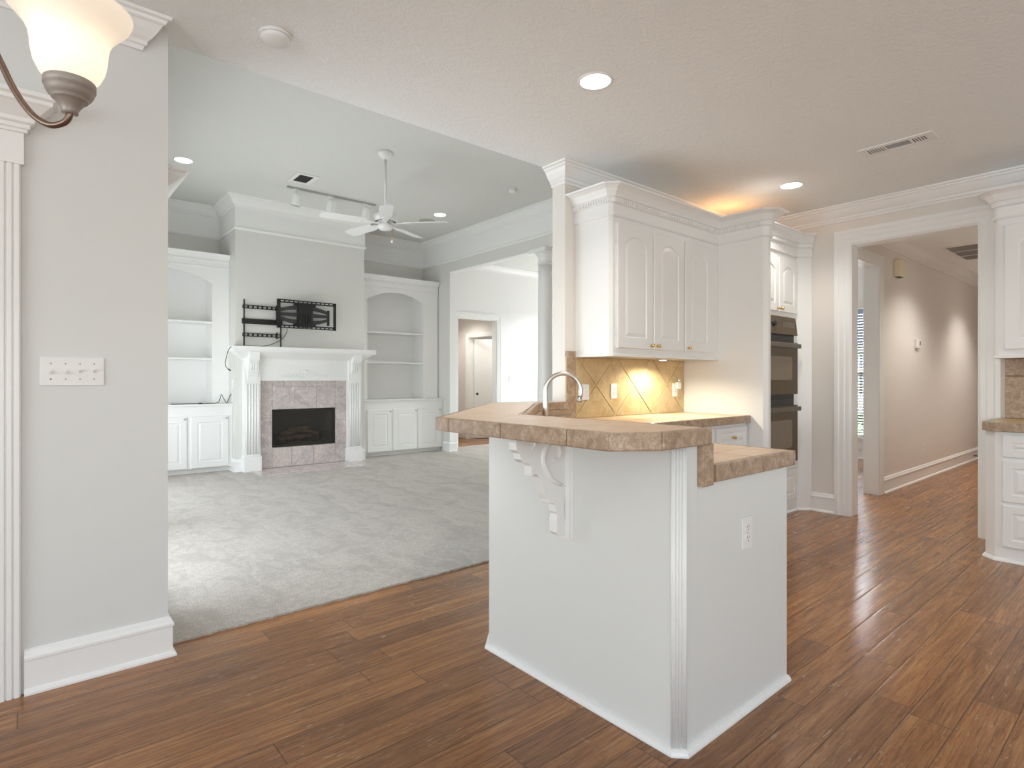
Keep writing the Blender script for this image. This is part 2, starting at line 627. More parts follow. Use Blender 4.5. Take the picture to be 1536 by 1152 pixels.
# ceilings
struct("ceiling", MB().box(-4.74, 5.74, -4.54, 3.05, ZK, ZK + 0.12), M['ceil'], "textured off-white ceiling over the kitchen", "ceiling")
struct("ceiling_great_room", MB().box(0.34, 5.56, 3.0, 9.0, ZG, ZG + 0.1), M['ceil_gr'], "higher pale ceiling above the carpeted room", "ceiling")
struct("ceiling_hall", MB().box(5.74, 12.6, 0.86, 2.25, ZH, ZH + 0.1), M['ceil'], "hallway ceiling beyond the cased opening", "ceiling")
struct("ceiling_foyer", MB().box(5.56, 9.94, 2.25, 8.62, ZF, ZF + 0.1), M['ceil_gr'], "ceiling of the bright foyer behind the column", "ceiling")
struct("ceiling_passage", MB().box(5.5, 7.8, 8.62, 10.4, 2.6, 2.7), M['ceil'], "ceiling of the small passage behind the foyer doorway", "ceiling")

# kitchen / breakfast walls
struct("wall_left", wall_x(MB(), 2.92, 3.05, -4.74, 0.48, 0, ZK, [(-0.96, -0.125, 0, 2.04)]), M['wall'], "pale grey wall with the four-gang switch plate", "wall")
struct("wall_kitchen", MB().box(2.98, 5.6, 2.92, 3.05, 0, ZK), M['wall_warm'], "short kitchen wall behind the upper cabinets", "wall")
struct("wall_right", wall_y(MB(), 5.6, 5.74, -4.54, 3.05, 0, ZK, [(1.04, 1.94, 0, 2.42)]), M['wall_warm'], "beige kitchen wall with the cased hall opening", "wall")
struct("wall_breakfast", wall_y(MB(), -4.74, -4.6, -4.54, 2.92, 0, ZK, [(-2.8, 1.8, 0.35, 2.45)]), M['wall'], "breakfast room wall with a wide window", "wall")
struct("wall_rear", wall_x(MB(), -4.54, -4.4, -4.6, 5.6, 0, ZK, [(-3.6, 0.4, 0.35, 2.45), (1.7, 4.7, 0.9, 2.45)]), M['wall'], "rear wall behind the camera with two windows", "wall")
# great room walls
struct("wall_riser", MB().box(0.34, 5.56, 3.0, 3.05, ZK + 0.12, ZG), M['great'], "wall strip between the lower kitchen ceiling and the higher ceiling", "wall")
struct("wall_great_room_left", wall_y(MB(), 0.34, 0.48, 3.05, 9.0, 0, ZG, [(3.485, 5.3, 0.08, 2.04), (5.8, 7.6, 0.08, 2.04)]), M['great'], "carpeted room wall with tall patio windows", "wall")
wb = MB()
wb.box(0.34, 5.56, 8.85, 9.0, 0, ZG)
# chimney breast with a firebox hole
BX0, BX1, BY = 2.09, 3.90, 8.05
FX0, FX1, FZ0, FZ1 = 2.545, 3.435, 0.29, 0.81
wb.box(BX0, FX0, BY, 8.85, 0, ZG)
wb.box(FX1, BX1, BY, 8.85, 0, ZG)
wb.box(FX0, FX1, BY, 8.85, FZ1, ZG)
wb.box(FX0, FX1, BY, 8.85, 0, FZ0)
wb.box(FX0, FX1, 8.55, 8.85, FZ0, FZ1)
struct("wall_back", wb, M['great'], "far wall with the projecting chimney breast", "wall")
OPY0, OPY1, OPZ = 4.6, 8.0, 3.02
struct("wall_great_room_right", wall_y(MB(), 5.42, 5.56, 3.05, 9.0, 0, ZG, [(OPY0, OPY1, 0, OPZ)]), M['great'], "wall with the wide opening into the bright foyer", "wall")
# hall and front room
struct("wall_hall", wall_x(MB(), 2.11, 2.25, 5.74, 12.6, 0, ZF, [(5.80, 6.86, 0, 2.42)]), M['wall_warm'], "beige hallway wall with thermostat and door chime", "wall")
struct("wall_hall_right", MB().box(5.74, 12.6, 0.86, 1.0, 0, ZH), M['wall_warm'], "hallway wall hidden behind the right casing", "wall")
struct("wall_hall_end", MB().box(12.46, 12.6, 1.0, 2.11, 0, ZH), M['wall_warm'], "end wall of the hallway", "wall")
struct("wall_foyer", wall_x(MB(), 8.5, 8.62, 5.56, 9.94, 0, ZF, [(5.93, 6.82, 0, 2.34)]), M['trim'], "white foyer wall with the doorway and light switch", "wall")
struct("wall_front", wall_y(MB(), 9.8, 9.94, 2.25, 8.62, 0, ZF, [(3.2, 4.7, 0.33, 2.36), (5.7, 8.1, 0.1, 2.7)]), M['trim'], "front wall with the tall blind-covered window", "wall")
struct("wall_passage_right", wall_y(MB(), 6.95, 7.07, 8.62, 10.4, 0, 2.6, [(8.74, 9.56, 0, 2.07)]), M['wall_warm'], "beige passage wall seen through the foyer doorway", "wall")
struct("wall_passage_back", MB().box(5.5, 7.8, 10.28, 10.4, 0, 2.6), M['wall_warm'], "back of the passage behind the foyer doorway", "wall")
struct("wall_passage_left", MB().box(5.56, 5.68, 8.62, 10.28, 0, 2.6), M['wall_warm'], "left side of the passage behind the foyer doorway", "wall")
struct("wall_room_beyond", MB().box(7.68, 7.8, 8.62, 10.28, 0, 2.6), M['trim'], "wall of the room behind the open white door", "wall")

# ---------------------------------------------------------------- mouldings
CROWN = [(0, -0.135), (0.012, -0.135), (0.014, -0.118), (0.024, -0.112), (0.026, -0.098), (0.040, -0.086), (0.060, -0.060), (0.074, -0.036), (0.086, -0.028), (0.090, -0.016), (0.104, -0.012), (0.106, 0), (0, 0)]
BASE = [(0, 0), (0.030, 0), (0.030, 0.008), (0.024, 0.018), (0.016, 0.022), (0.016, 0.128), (0.021, 0.132), (0.021, 0.142), (0.014, 0.152), (0.010, 0.166), (0.0, 0.172)]
SHOE = [(0, 0), (0.019, 0), (0.019, 0.006), (0.015, 0.014), (0.008, 0.019), (0, 0.021)]
RAIL = [(0, -0.032), (0.014, -0.032), (0.026, -0.018), (0.026, -0.006), (0.018, 0.004), (0.014, 0.018), (0, 0.022)]
CASING = [(0, 0.0), (0.010, 0.0), (0.016, 0.010), (0.016, 0.035), (0.021, 0.042), (0.021, 0.072), (0.027, 0.080), (0.027, 0.105), (0, 0.105)]

n_trim = [0]


def trim(path, prof, z, side, label, mat=None, closed=False, cat="moulding"):
    n_trim[0] += 1
    return struct("trim_%d" % n_trim[0], MB().sweep(path, prof, side, z, closed), mat or M['trim'], label, cat)


n_trim[0] += 1
struct("trim_1", MB().loft([[(-4.6, 2.92 - o_, ZK + h_) for o_, h_ in CROWN], [(0.48 - 0.106 + o_, 2.92 - o_, ZK + h_) for o_, h_ in CROWN]]), M['trim'], "crown moulding cut off at the switch wall's end", "moulding")
trim([(2.98, 3.05), (2.98, 2.92), (5.6, 2.92), (5.6, -4.4)], CROWN, ZK, -1, "crown moulding wrapping the kitchen wall end and corner")
trim([(5.6, -4.4), (-4.6, -4.4), (-4.6, 2.92)], CROWN, ZK, -1, "crown moulding behind the camera")
CR2 = [(o * 1.15, h * 1.15) for o, h in CROWN]
trim([(5.42, 8.85 - 5.7), (5.42, 8.85), (BX1, 8.85), (BX1, BY), (BX0, BY), (BX0, 8.85), (0.48, 8.85), (0.48, 3.1)], CR2, ZG, 1, "crown moulding around the carpeted room's high ceiling")
FRZ = [(0, -0.40), (0.008, -0.40), (0.008, -0.02), (0, -0.02)]
trim([(5.42, 3.15), (5.42, 8.85), (BX1, 8.85), (BX1, BY), (BX0, BY), (BX0, 8.85), (0.48, 8.85), (0.48, 3.1)], FRZ, ZG - 0.02, 1, "flat painted frieze band under the high crown", cat="frieze")
trim([(5.42, 3.15), (5.42, 8.85), (BX1, 8.85), (BX1, BY), (BX0, BY), (BX0, 8.85), (0.48, 8.85), (0.48, 3.1)], RAIL, 3.215, 1, "picture rail below the frieze band")
trim([(12.46, 2.11), (5.74, 2.11)], CROWN, ZH, 1, "crown moulding along the hallway wall")
trim([(9.8, 8.5), (5.56, 8.5)], [(o * .9, h * .9) for o, h in CROWN], ZF, 1, "crown moulding on the foyer's far wall")


def baseboard(name, path, side, label):
    return struct(name, MB().sweep(path, BASE, side, 0.0), M['trim'], label, "baseboard")


baseboard("baseboard_left", [(-0.005, 2.92), (0.48, 2.92), (0.48, 3.05)], -1, "tall white baseboard under the switch plate wall")
baseboard("baseboard_left_corner", [(-4.6, 2.92), (-1.08, 2.92)], -1, "baseboard left of the pantry door")
baseboard("baseboard_right", [(5.6, 2.27), (5.6, 2.07)], -1, "baseboard between the oven cabinet and hall casing")
baseboard("baseboard_hall", [(12.46, 2.11), (6.97, 2.11)], 1, "white baseboard along the beige hallway wall")
baseboard("baseboard_foyer", [(9.8, 8.5), (6.94, 8.5)], 1, "white baseboard on the foyer's far wall")
baseboard("baseboard_great_room_right", [(5.56, 8.0), (5.42, 8.0), (5.42, 8.19)], 1, "white baseboard at the foyer opening's jamb")
baseboard("baseboard_front", [(9.8, 2.25), (9.8, 5.6)], 1, "white baseboard below the blind-covered window")
baseboard("baseboard_chimney", [(BX0, 8.3), (BX0, BY), (2.17, BY)], -1, "white baseboard left of the fireplace mantel")
baseboard("baseboard_chimney_right", [(3.81, BY), (BX1, BY), (BX1, 8.3)], -1, "white baseboard right of the fireplace mantel")


def casing_frame(mb, F, u0, u1, vtop, width=0.105, depth=0.027, foot=0.0):
    """two moulded legs and a mitred head around an opening u0..u1 up to vtop; F is the wall face"""
    k = width / 0.105
    prof = [(d, w * k) for d, w in CASING]
    for (a, sgn) in ((u0, -1), (u1, 1)):
        rings = []
        for v, ext in ((foot, 0), (vtop, 1)):
            rings.append([mb.fp(F, a + sgn * w, v + (w if ext else 0), d * depth / 0.027) for d, w in prof])
        mb.loft(rings)
    mb.loft([[mb.fp(F, u0 - w, vtop + w, d * depth / 0.027) for d, w in prof], [mb.fp(F, u1 + w, vtop + w, d * depth / 0.027) for d, w in prof]])
    return mb


# hall opening: casing + white jamb liner
cm = casing_frame(MB(), ((5.6, 0, 0), (0, 1), (-1, 0)), 1.04, 1.94, 2.42, 0.13)
cm.box(5.598, 5.742, 1.932, 1.9395, 0, 2.42)
cm.box(5.598, 5.742, 1.0405, 1.048, 0, 2.42)
cm.box(5.598, 5.742, 1.048, 1.932, 2.412, 2.4195)
struct("trim_hall_opening", cm, M['trim'], "white fluted casing around the hall opening", "door casing")
cm = casing_frame(MB(), ((0, 2.11, 0), (1, 0), (0, -1)), 5.80, 6.86, 2.42, 0.10, 0.02)
cm.box(6.852, 6.8595, 2.108, 2.252, 0, 2.41)
cm.box(5.8005, 6.8595, 2.108, 2.252, 2.41, 2.4195)
struct("trim_dining_opening", cm, M['trim'], "white jamb of the opening off the hallway", "door casing")
cm = casing_frame(MB(), ((0, 8.5, 0), (1, 0), (0, -1)), 5.93, 6.82, 2.34, 0.105)
cm.box(6.81, 6.8195, 8.498, 8.622, 0, 2.33)
cm.box(5.9305, 6.8195, 8.498, 8.622, 2.33, 2.3395)
struct("trim_foyer_doorway", cm, M['trim'], "white casing around the foyer's far doorway", "door casing")
cm = casing_frame(MB(), ((6.95, 0, 0), (0, 1), (-1, 0)), 8.74, 9.56, 2.07, 0.09)
cm.box(6.948, 7.072, 9.55, 9.5595, 0, 2.065)
struct("trim_passage_doorway", cm, M['trim'], "white casing around the open passage door", "door casing")
# white liner of the wide opening
cm = MB()
cm.box(5.416, 5.564, 7.992, 7.9995, 0.17, OPZ - 0.006)
cm.box(5.416, 5.564, OPY0 + 0.0005, 7.9995, OPZ - 0.006, OPZ - 0.0005)
struct("trim_great_opening", cm, M['trim'], "white jamb of the wide opening to the foyer", "jamb")


# ---------------------------------------------------------------- raised panel doors
def ploop(u0, u1, v0, v1, rise, n=16):
    if rise <= 0:
        return [(u0, v0), (u1, v0), (u1, v1), (u0, v1)]
    c, r = u1 - u0, rise
    Rr = (c * c / 4 + r * r) / (2 * r)
    mid, cy = (u0 + u1) / 2, v1 - Rr
    a = math.asin(min(1, c / 2 / Rr))
    return [(u0, v0), (u1, v0)] + [(mid + Rr * math.sin(a - 2 * a * k / n), cy + Rr * math.cos(a - 2 * a * k / n)) for k in range(n + 1)]


def panel_door(F, u0, u1, v0, v1, stile=0.055, rise=0.0, t=0.02, bottom=None, top=None):
    mb = MB()
    bottom = bottom or stile
    top = top or stile
    B = [mb.fp(F, u, v, 0) for u, v in ((u0, v0), (u1, v0), (u1, v1), (u0, v1))]
    e = 0.005
    S = [mb.fp(F, u, v, t - e) for u, v in ((u0, v0), (u1, v0), (u1, v1), (u0, v1))]
    T = [(u0 + e, v0 + e), (u1 - e, v0 + e), (u1 - e, v1 - e), (u0 + e, v1 - e)]
    b = mb.add(B); s_ = mb.add(S); t_ = mb.add([mb.fp(F, u, v, t) for u, v in T])
    mb.face([b, b + 1, b + 2, b + 3])
    for i in range(4):
        j = (i + 1) % 4
        mb.face([b + i, b + j, s_ + j, s_ + i])
        mb.face([s_ + i, s_ + j, t_ + j, t_ + i])
    iu0, iu1, iv0, iv1 = u0 + stile, u1 - stile, v0 + bottom, v1 - top
    spec = [(0, t), (0.006, t - 0.008), (0.012, t - 0.008), (0.034, t - 0.001)]
    lim = 0.45 * min(iu1 - iu0, iv1 - iv0)
    k = min(1.0, lim / 0.034)
    loops = [mb.add([mb.fp(F, u, v, w) for u, v in ploop(iu0 + d * k, iu1 - d * k, iv0 + d * k, iv1 - d * k, rise)]) for d, w in spec]
    n = len(ploop(iu0, iu1, iv0, iv1, rise))
    a = loops[0]
    mb.face([t_, t_ + 1, a + 1, a])
    mb.face([t_ + 1, t_ + 2, a + 2, a + 1])
    mb.face([t_ + 2, t_ + 3] + [a + i for i in range(n - 1, 1, -1)])
    mb.face([t_ + 3, t_, a, a + n - 1])
    for p, q in zip(loops, loops[1:]):
        for i in range(n):
            j = (i + 1) % n
            mb.face([p + i, p + j, q + j, q + i])
    mb.face([loops[-1] + i for i in range(n)])
    return mb


def knob(F, u, v, w, mat, parent, r=0.014):
    mb = MB()
    o = mb.fp(F, u, v, w)
    ax = (F[2][0], F[2][1], 0)
    mb.lathe(o, ax, [(0.010, 0), (0.010, 0.002), (0.005, 0.004), (0.0045, 0.012), (r * 0.75, 0.016), (r, 0.021), (r * 0.9, 0.027), (r * 0.5, 0.031), (0.001, 0.032)], 16)
    return mb.build("knob", mat, parent)


def hinge(F, u, v, w, parent):
    mb = MB()
    mb.fbox(F, u - 0.005, u + 0.004, v - 0.022, v + 0.022, w, w + 0.003)
    o = mb.fp(F, u, v - 0.024, w + 0.003)
    mb.lathe(o, (0, 0, 1), [(0.003, 0), (0.003, 0.048)], 10)
    return mb.build("hinge", M['cab'], parent)


# ---------------------------------------------------------------- peninsula
PX0, PY0 = 1.605, 1.057          # outer faces of the base
pen = thing("peninsula", (2.0, 1.8, 0), "white peninsula base panelled below the tiled bar", "kitchen peninsula")
c = 0.028
outer = [(PX0, PY0 + c), (PX0 + c, PY0), (2.363, PY0), (2.363, 1.90), (2.95, 2.47), (2.95, 2.919), (2.975, 2.919), (2.975, 3.0), (2.52, 3.0), (PX0, 2.054)]
MB().prism([(1.7065, PY0), (2.363, PY0), (2.363, 1.84), (2.80, 2.29), (2.46, 2.66), (1.7065, 1.93)], 0.0, 0.868).build("base_panel", M['panel'], pen)
MB().prism([(PX0, PY0 + c), (PX0 + c, PY0), (1.706, PY0), (1.706, 1.96), (2.64, 2.86), (2.975, 2.86), (2.975, 3.0), (2.56, 3.0), (PX0, 2.054)], 0.0, 1.003).build("half_wall", M['panel'], pen)
# reeded corner strip on the clipped corner
rd = MB()
cx, cy = PX0 + c / 2, PY0 + c / 2
ux, uy = 0.7071, -0.7071
wx, wy = -0.7071, -0.7071
wid = c * 1.414
for k in range(4):
    a = -wid / 2 + wid * (k + 0.5) / 4
    px, py = cx + ux * a, cy + uy * a
    rd.lathe((px, py, 0.018), (0, 0, 1), [(0.0042, 0), (0.0042, 0.985)], 10)
for a in (-wid / 2 - 0.002, wid / 2 + 0.002):
    px, py = cx + ux * a, cy + uy * a
    rd.lathe((px, py, 0.018), (0, 0, 1), [(0.004, 0), (0.004, 0.985)], 12)
rd.build("reeded_corner_strip", M['trim'], pen)
MB().sweep([(2.56, 3.0), (PX0, 2.054), (PX0, PY0 + c), (PX0 + c, PY0), (2.363, PY0)], SHOE, -1, 0.0).build("shoe_moulding", M['trim'], pen)
Fp = ((2.363, 1.10, 0), (0, 1), (1, 0))
for a, b in ((0.0, 0.36), (0.37, 0.73)):
    d = panel_door(Fp, a, b, 0.12, 0.84).build("door", M['cab'], pen)
    knob(Fp, b - 0.03 if a < .1 else a + 0.03, 0.80, 0.02, M['brass'], d)

# bracket under the bar: pierced scroll profile with a backing strip
br = thing("scroll_bracket", (1.5, 1.6, 0.62), "white carved scroll bracket holding the tiled bar overhang", "bracket")
Fb = ((PX0, 1.575, 0), (-1, 0), (0, -1))     # u = away from the panel, w = towards the camera side
TZ = 1.003
outl = [(0.0, TZ), (0.255, TZ), (0.262, TZ - 0.012), (0.258, TZ - 0.040), (0.242, TZ - 0.052), (0.238, TZ - 0.075), (0.222, TZ - 0.088), (0.196, TZ - 0.090), (0.186, TZ - 0.104),
        (0.186, TZ - 0.140), (0.160, TZ - 0.135), (0.142, TZ - 0.150), (0.130, TZ - 0.185), (0.122, TZ - 0.215), (0.114, TZ - 0.232), (0.102, TZ - 0.234), (0.098, TZ - 0.252), (0.072, TZ - 0.256), (0.062, TZ - 0.262),
        (0.060, TZ - 0.290), (0.052, TZ - 0.300), (0.056, TZ - 0.325), (0.056, TZ - 0.370), (0.040, TZ - 0.386), (0.012, TZ - 0.392), (0.0, TZ - 0.380),
        (0.010, TZ - 0.33), (0.013, TZ - 0.28), (0.008, TZ - 0.215), (0.0, TZ - 0.195)]
MB().fprism(Fb, outl, -0.028, 0.012).build("scroll_body", M['trim'], br, 0.002)


def spiral(cu, cv, r0, r1, a0, a1, n=26):
    return [(cu + (r0 + (r1 - r0) * k / n) * math.cos(a0 + (a1 - a0) * k / n), cv + (r0 + (r1 - r0) * k / n) * math.sin(a0 + (a1 - a0) * k / n)) for k in range(n + 1)]


sp = MB()
pts = [(0.030, TZ - 0.190), (0.060, TZ - 0.178), (0.088, TZ - 0.160), (0.108, TZ - 0.130)] + spiral(0.070, TZ - 0.072, 0.062, 0.014, math.radians(-30), math.radians(300))
sp.tube([sp.fp(Fb, u, v, 0.013) for u, v in pts], [0.007, 0.009, 0.010, 0.010] + [0.0105 - 0.003 * k / 26 for k in range(27)], 8)
pts = spiral(0.185, TZ - 0.028, 0.026, 0.008, math.radians(60), math.radians(260), 12)
sp.tube([sp.fp(Fb, u, v, 0.013) for u, v in pts], 0.005, 8)
sp.lathe(sp.fp(Fb, 0.008, TZ - 0.190, 0.0), (0, -1, 0), [(0.009, 0.0), (0.009, 0.014), (0.004, 0.018)], 12)
sp.build("scroll_relief", M['trim'], br)
bs = MB()
bs.fbox(((PX0, 1.575, 0), (0, 1), (-1, 0)), -0.05, 0.022, TZ - 0.405, TZ, 0.0, 0.008)
bs.fbox(((PX0, 1.575, 0), (0, 1), (-1, 0)), -0.036, -0.028, TZ - 0.40, TZ, 0.008, 0.011)
bs.fbox(((PX0, 1.575, 0), (0, 1), (-1, 0)), -0.046, -0.041, TZ - 0.40, TZ, 0.008, 0.011)
bs.build("backing_strip", M['trim'], br, 0.002)


# ---- tiled tops: clip a grid of tiles to a polygon
def clip(poly, a, b):
    """Sutherland-Hodgman: keep the side left of a->b"""
    out = []
    n = len(poly)
    def sd(p): return (b[0] - a[0]) * (p[1] - a[1]) - (b[1] - a[1]) * (p[0] - a[0])
    for i in range(n):
        p, q = poly[i], poly[(i + 1) % n]
        sp_, sq = sd(p), sd(q)
        if sp_ >= 0: out.append(p)
        if sp_ * sq < 0:
            t = sp_ / (sp_ - sq)
            out.append((p[0] + (q[0] - p[0]) * t, p[1] + (q[1] - p[1]) * t))
    return out


def parea(p):
    return 0.5 * sum(p[i][0] * p[(i + 1) % len(p)][1] - p[(i + 1) % len(p)][0] * p[i][1] for i in range(len(p)))


def tiles(mb, region, size, gap, z0, z1, ang=0.0, org=(0, 0)):
    """convex region (ccw) filled with square tiles"""
    ca, sa = math.cos(ang), math.sin(ang)
    rp = [((x - org[0]) * ca + (y - org[1]) * sa, -(x - org[0]) * sa + (y - org[1]) * ca) for x, y in region]
    i0, i1 = math.floor(min(p[0] for p in rp) / size), math.ceil(max(p[0] for p in rp) / size)
    j0, j1 = math.floor(min(p[1] for p in rp) / size), math.ceil(max(p[1] for p in rp) / size)
    for i in range(i0, i1):
        for j in range(j0, j1):
            g = gap / 2
            q = [(i * size + g, j * size + g), ((i + 1) * size - g, j * size + g), ((i + 1) * size - g, (j + 1) * size - g), (i * size + g, (j + 1) * size - g)]
            for k in range(len(rp)):
                q = clip(q, rp[k], rp[(k + 1) % len(rp)])
                if len(q) < 3: break
            if len(q) >= 3 and parea(q) > 1e-4:
                q2 = [(org[0] + x * ca - y * sa, org[1] + x * sa + y * ca) for x, y in q]
                mb.prism(q2, z0, z1)


def edge_tiles(mb, path, z0, z1, length, thick=0.012, gap=0.003, side=1, start=0.0):
    """edge pieces along a plan path, outer face on the path, body inwards (to the left for side=1)"""
    for i in range(len(path) - 1):
        a, b = Vector(path[i]), Vector(path[i + 1])
        L = (b - a).length
        d = (b - a) / L
        nrm = Vector((-d.y, d.x)) * side
        s0 = 0.0
        cut = start if i == 0 and start else length
        while s0 < L - 1e-4:
            s1 = min(L, s0 + cut)
            if L - s1 < 0.07: s1 = L
            cut = length
            p = [a + d * (s0 + gap / 2), a + d * (s1 - gap / 2), a + d * (s1 - gap / 2) + nrm * thick, a + d * (s0 + gap / 2) + nrm * thick]
            poly = [(v.x, v.y) for v in p]
            if parea(poly) < 0: poly = poly[::-1]
            mb.prism(poly, z0, z1)
            s0 = s1


BT, BB = 1.060, 1.004
bar = thing("bar_counter", (2.0, 2.0, BB), "raised bar top in tan tile on the white peninsula", "bar counter")
bar_out = [(2.975, 3.10), (2.43, 3.10), (1.32, 2.06), (1.32, 1.115), (1.46, 1.02), (1.74, 1.02), (1.74, 1.95), (2.663, 2.86), (2.975, 2.86)]


def inset_poly(poly, d):
    n = len(poly); out = []
    for i in range(n):
        p0, p1, p2 = Vector(poly[i - 1]), Vector(poly[i]), Vector(poly[(i + 1) % n])
        a, b = (p1 - p0).normalized(), (p2 - p1).normalized()
        na, nb = Vector((-a.y, a.x)), Vector((-b.y, b.x))
        m = (na + nb) / (1 + na.dot(nb))
        out.append(tuple(p1 + m * d))
    return out


MB().prism(inset_poly(bar_out, 0.010), BB, BT - 0.004).build("slab", M['grout'], bar)
tt = MB()
# leg along the peninsula, the diagonal leg, the piece along the wall (each convex, ccw)
tiles(tt, [(1.345, 1.125), (1.47, 1.045), (1.715, 1.045), (1.715, 1.955), (1.345, 2.05)], 0.31, 0.005, BT - 0.006, BT, R(0), (1.345, 1.045))
tiles(tt, [(1.345, 2.052), (1.715, 1.957), (2.64, 2.875), (2.42, 3.075)], 0.31, 0.005, BT - 0.006, BT, R(43.5), (1.345, 2.05))
tiles(tt, [(2.422, 3.075), (2.642, 2.877), (2.97, 2.877), (2.97, 3.075)], 0.31, 0.005, BT - 0.006, BT, 0, (2.422, 2.877))
tt.build("top_tile", M['tile_top'], bar, 0.002)
et = MB()
edge_tiles(et, [(2.975, 3.10), (2.43, 3.10), (1.32, 2.06)], BB, BT, 0.31, 0.022, 0.004)
edge_tiles(et, [(1.32, 2.06), (1.32, 1.115), (1.46, 1.02), (1.74, 1.02)], BB, BT, 0.335, 0.022, 0.004, 1, 0.10)
edge_tiles(et, [(1.74, 1.02), (1.74, 1.95), (2.663, 2.86), (2.975, 2.86)], BB, BT, 0.31, 0.022, 0.004)
et.build("edge_tile", M['tile_edge'], bar, 0.006, 3)

# lower worktop: peninsula leg + sink corner + run under the upper cabinets (one continuous top)
CT, CB = 0.930, 0.870
ct = thing("countertop", (2.8, 2.2, CB), "lower tan tile countertop running under the upper cabinets", "countertop")
low = [(1.708, 1.035), (2.40, 1.035), (2.40, 1.82), (2.87, 2.29), (4.478, 2.29), (4.478, 2.918), (2.985, 2.918), (2.985, 2.858), (2.65, 2.858), (1.708, 1.955)]
MB().prism(inset_poly(low, 0.008), CB, CT - 0.004).build("slab", M['grout'], ct)
tt = MB()
tiles(tt, [(1.775, 1.06), (2.378, 1.06), (2.378, 1.83), (1.775, 1.98)], 0.31, 0.005, CT - 0.006, CT, 0, (1.775, 1.06 - 0.155))
tiles(tt, [(1.775, 1.985), (2.378, 1.835), (2.86, 2.31), (2.66, 2.84)], 0.31, 0.005, CT - 0.006, CT, R(45), (1.775, 1.985))
tiles(tt, [(2.665, 2.84), (2.865, 2.312), (4.47, 2.312), (4.47, 2.91), (2.99, 2.91)], 0.31, 0.005, CT - 0.006, CT, 0, (2.86, 2.312))
tt.build("top_tile", M['tile_top'], ct, 0.002)
et = MB()
edge_tiles(et, [(1.79, 1.035), (2.40, 1.035), (2.40, 1.82), (2.87, 2.29), (4.478, 2.29)], CB, CT, 0.33, 0.022, 0.004)
et.build("edge_tile", M['tile_edge'], ct, 0.005, 3)
# tiled splash on the raised wall with the upright end piece
sp = MB()
sp.prism([(1.707, 1.035), (1.772, 1.035), (1.772, 1.06), (1.707, 1.06)], 0.862, BB)
sp.prism([(1.707, 1.064), (1.725, 1.064), (1.725, 1.94), (1.707, 1.94)], CT, BB)
for z0, z1 in ((CT, 0.965), (0.969, BB)):
    sp.prism([(1.725, 1.955), (1.74, 1.94), (2.68, 2.846), (2.68, 2.868), (2.645, 2.862)], z0, z1)
    sp.prism([(2.684, 2.846), (2.972, 2.846), (2.972, 2.862), (2.684, 2.862)], z0, z1)
sp.build("splash_tile", M['tile_edge'], ct, 0.003)

# faucet
fa = thing("kitchen_faucet", (2.25, 2.36, CT), "curved satin nickel gooseneck faucet rising behind the bar", "faucet")
dx, dy = 0.7071, -0.7071
fm = MB()
pts = [(2.25, 2.36, CT), (2.25, 2.36, 1.06), (2.25, 2.36, 1.15)]
for k in range(1, 19):
    a = math.pi - math.pi * 1.12 * k / 18
    r = 0.10 * (1 + math.cos(a))
    pts.append((2.25 + dx * r, 2.36 + dy * r, 1.15 + 0.103 * math.sin(a)))
fm.tube(pts, [0.017, 0.016, 0.013] + [0.0125] * 18, 16)
fm.build("spout", M['chrome'], fa)
hm = MB()
e = Vector(pts[-1]); d = (Vector(pts[-1]) - Vector(pts[-2])).normalized()
hm.tube([e - d * 0.003, e + d * 0.022], [0.015, 0.016], 14)
hm.build("aerator", M['chrome'], fa)
hm = MB()
hm.lathe((2.25, 2.36, CT), (0, 0, 1), [(0.028, 0), (0.028, 0.008), (0.018, 0.014)], 20)
hm.build("base_ring", M['chrome'], fa)
hm = MB()
hm.tube([(2.285, 2.385, CT), (2.285, 2.385, 1.035)], 0.008, 12)
hm.lathe((2.285, 2.385, 1.03), (0, 0, 1), [(0.008, 0), (0.012, 0.006), (0.012, 0.016), (0.004, 0.022)], 14)
hm.build("side_lever", M['chrome'], fa)

# ---------------------------------------------------------------- backsplash on the kitchen wall
bk = thing("tile_backsplash", (3.7, 2.915, CT), "golden backsplash of diagonal tiles below the upper cabinets", "backsplash")
YB = 2.919
MB().box(2.984, 4.478, YB - 0.006, YB, CT, 1.383).build("grout_bed", M['grout_pale'], bk)
tm = MB()


def vtiles(mb, region, size, gap, y0, y1, ang, org):
    t = MB()
    tiles(t, region, size, gap, y0, y1, ang, org)
    b = mb.add([(x, z, y) for x, y, z in t.v])
    for f in t.f: mb.face([b + i for i in f])


vtiles(tm, [(3.083, CT + 0.003), (4.474, CT + 0.003), (4.474, 1.38), (3.083, 1.38)], 0.325, 0.006, YB - 0.012, YB - 0.004, R(45), (3.53, 0.945))
tm.build("diagonal_tile", M['tile_splash'], bk, 0.0025)
tm = MB()
for z0, z1 in ((CT, 1.105), (1.11, 1.425)):
    tm.box(2.984, 3.078, YB - 0.013, YB - 0.004, z0 + 0.002, z1)
tm.build("border_tile", M['tile_edge'], bk, 0.003)

# ---------------------------------------------------------------- cabinet cornice
CORN = [(0, -0.205), (0.010, -0.205), (0.018, -0.195), (0.018, -0.186), (0.006, -0.182), (0.006, -0.118), (0.022, -0.112), (0.022, -0.080), (0.034, -0.074), (0.040, -0.060), (0.060, -0.030), (0.084, -0.014), (0.100, -0.010), (0.104, 0), (0, 0)]


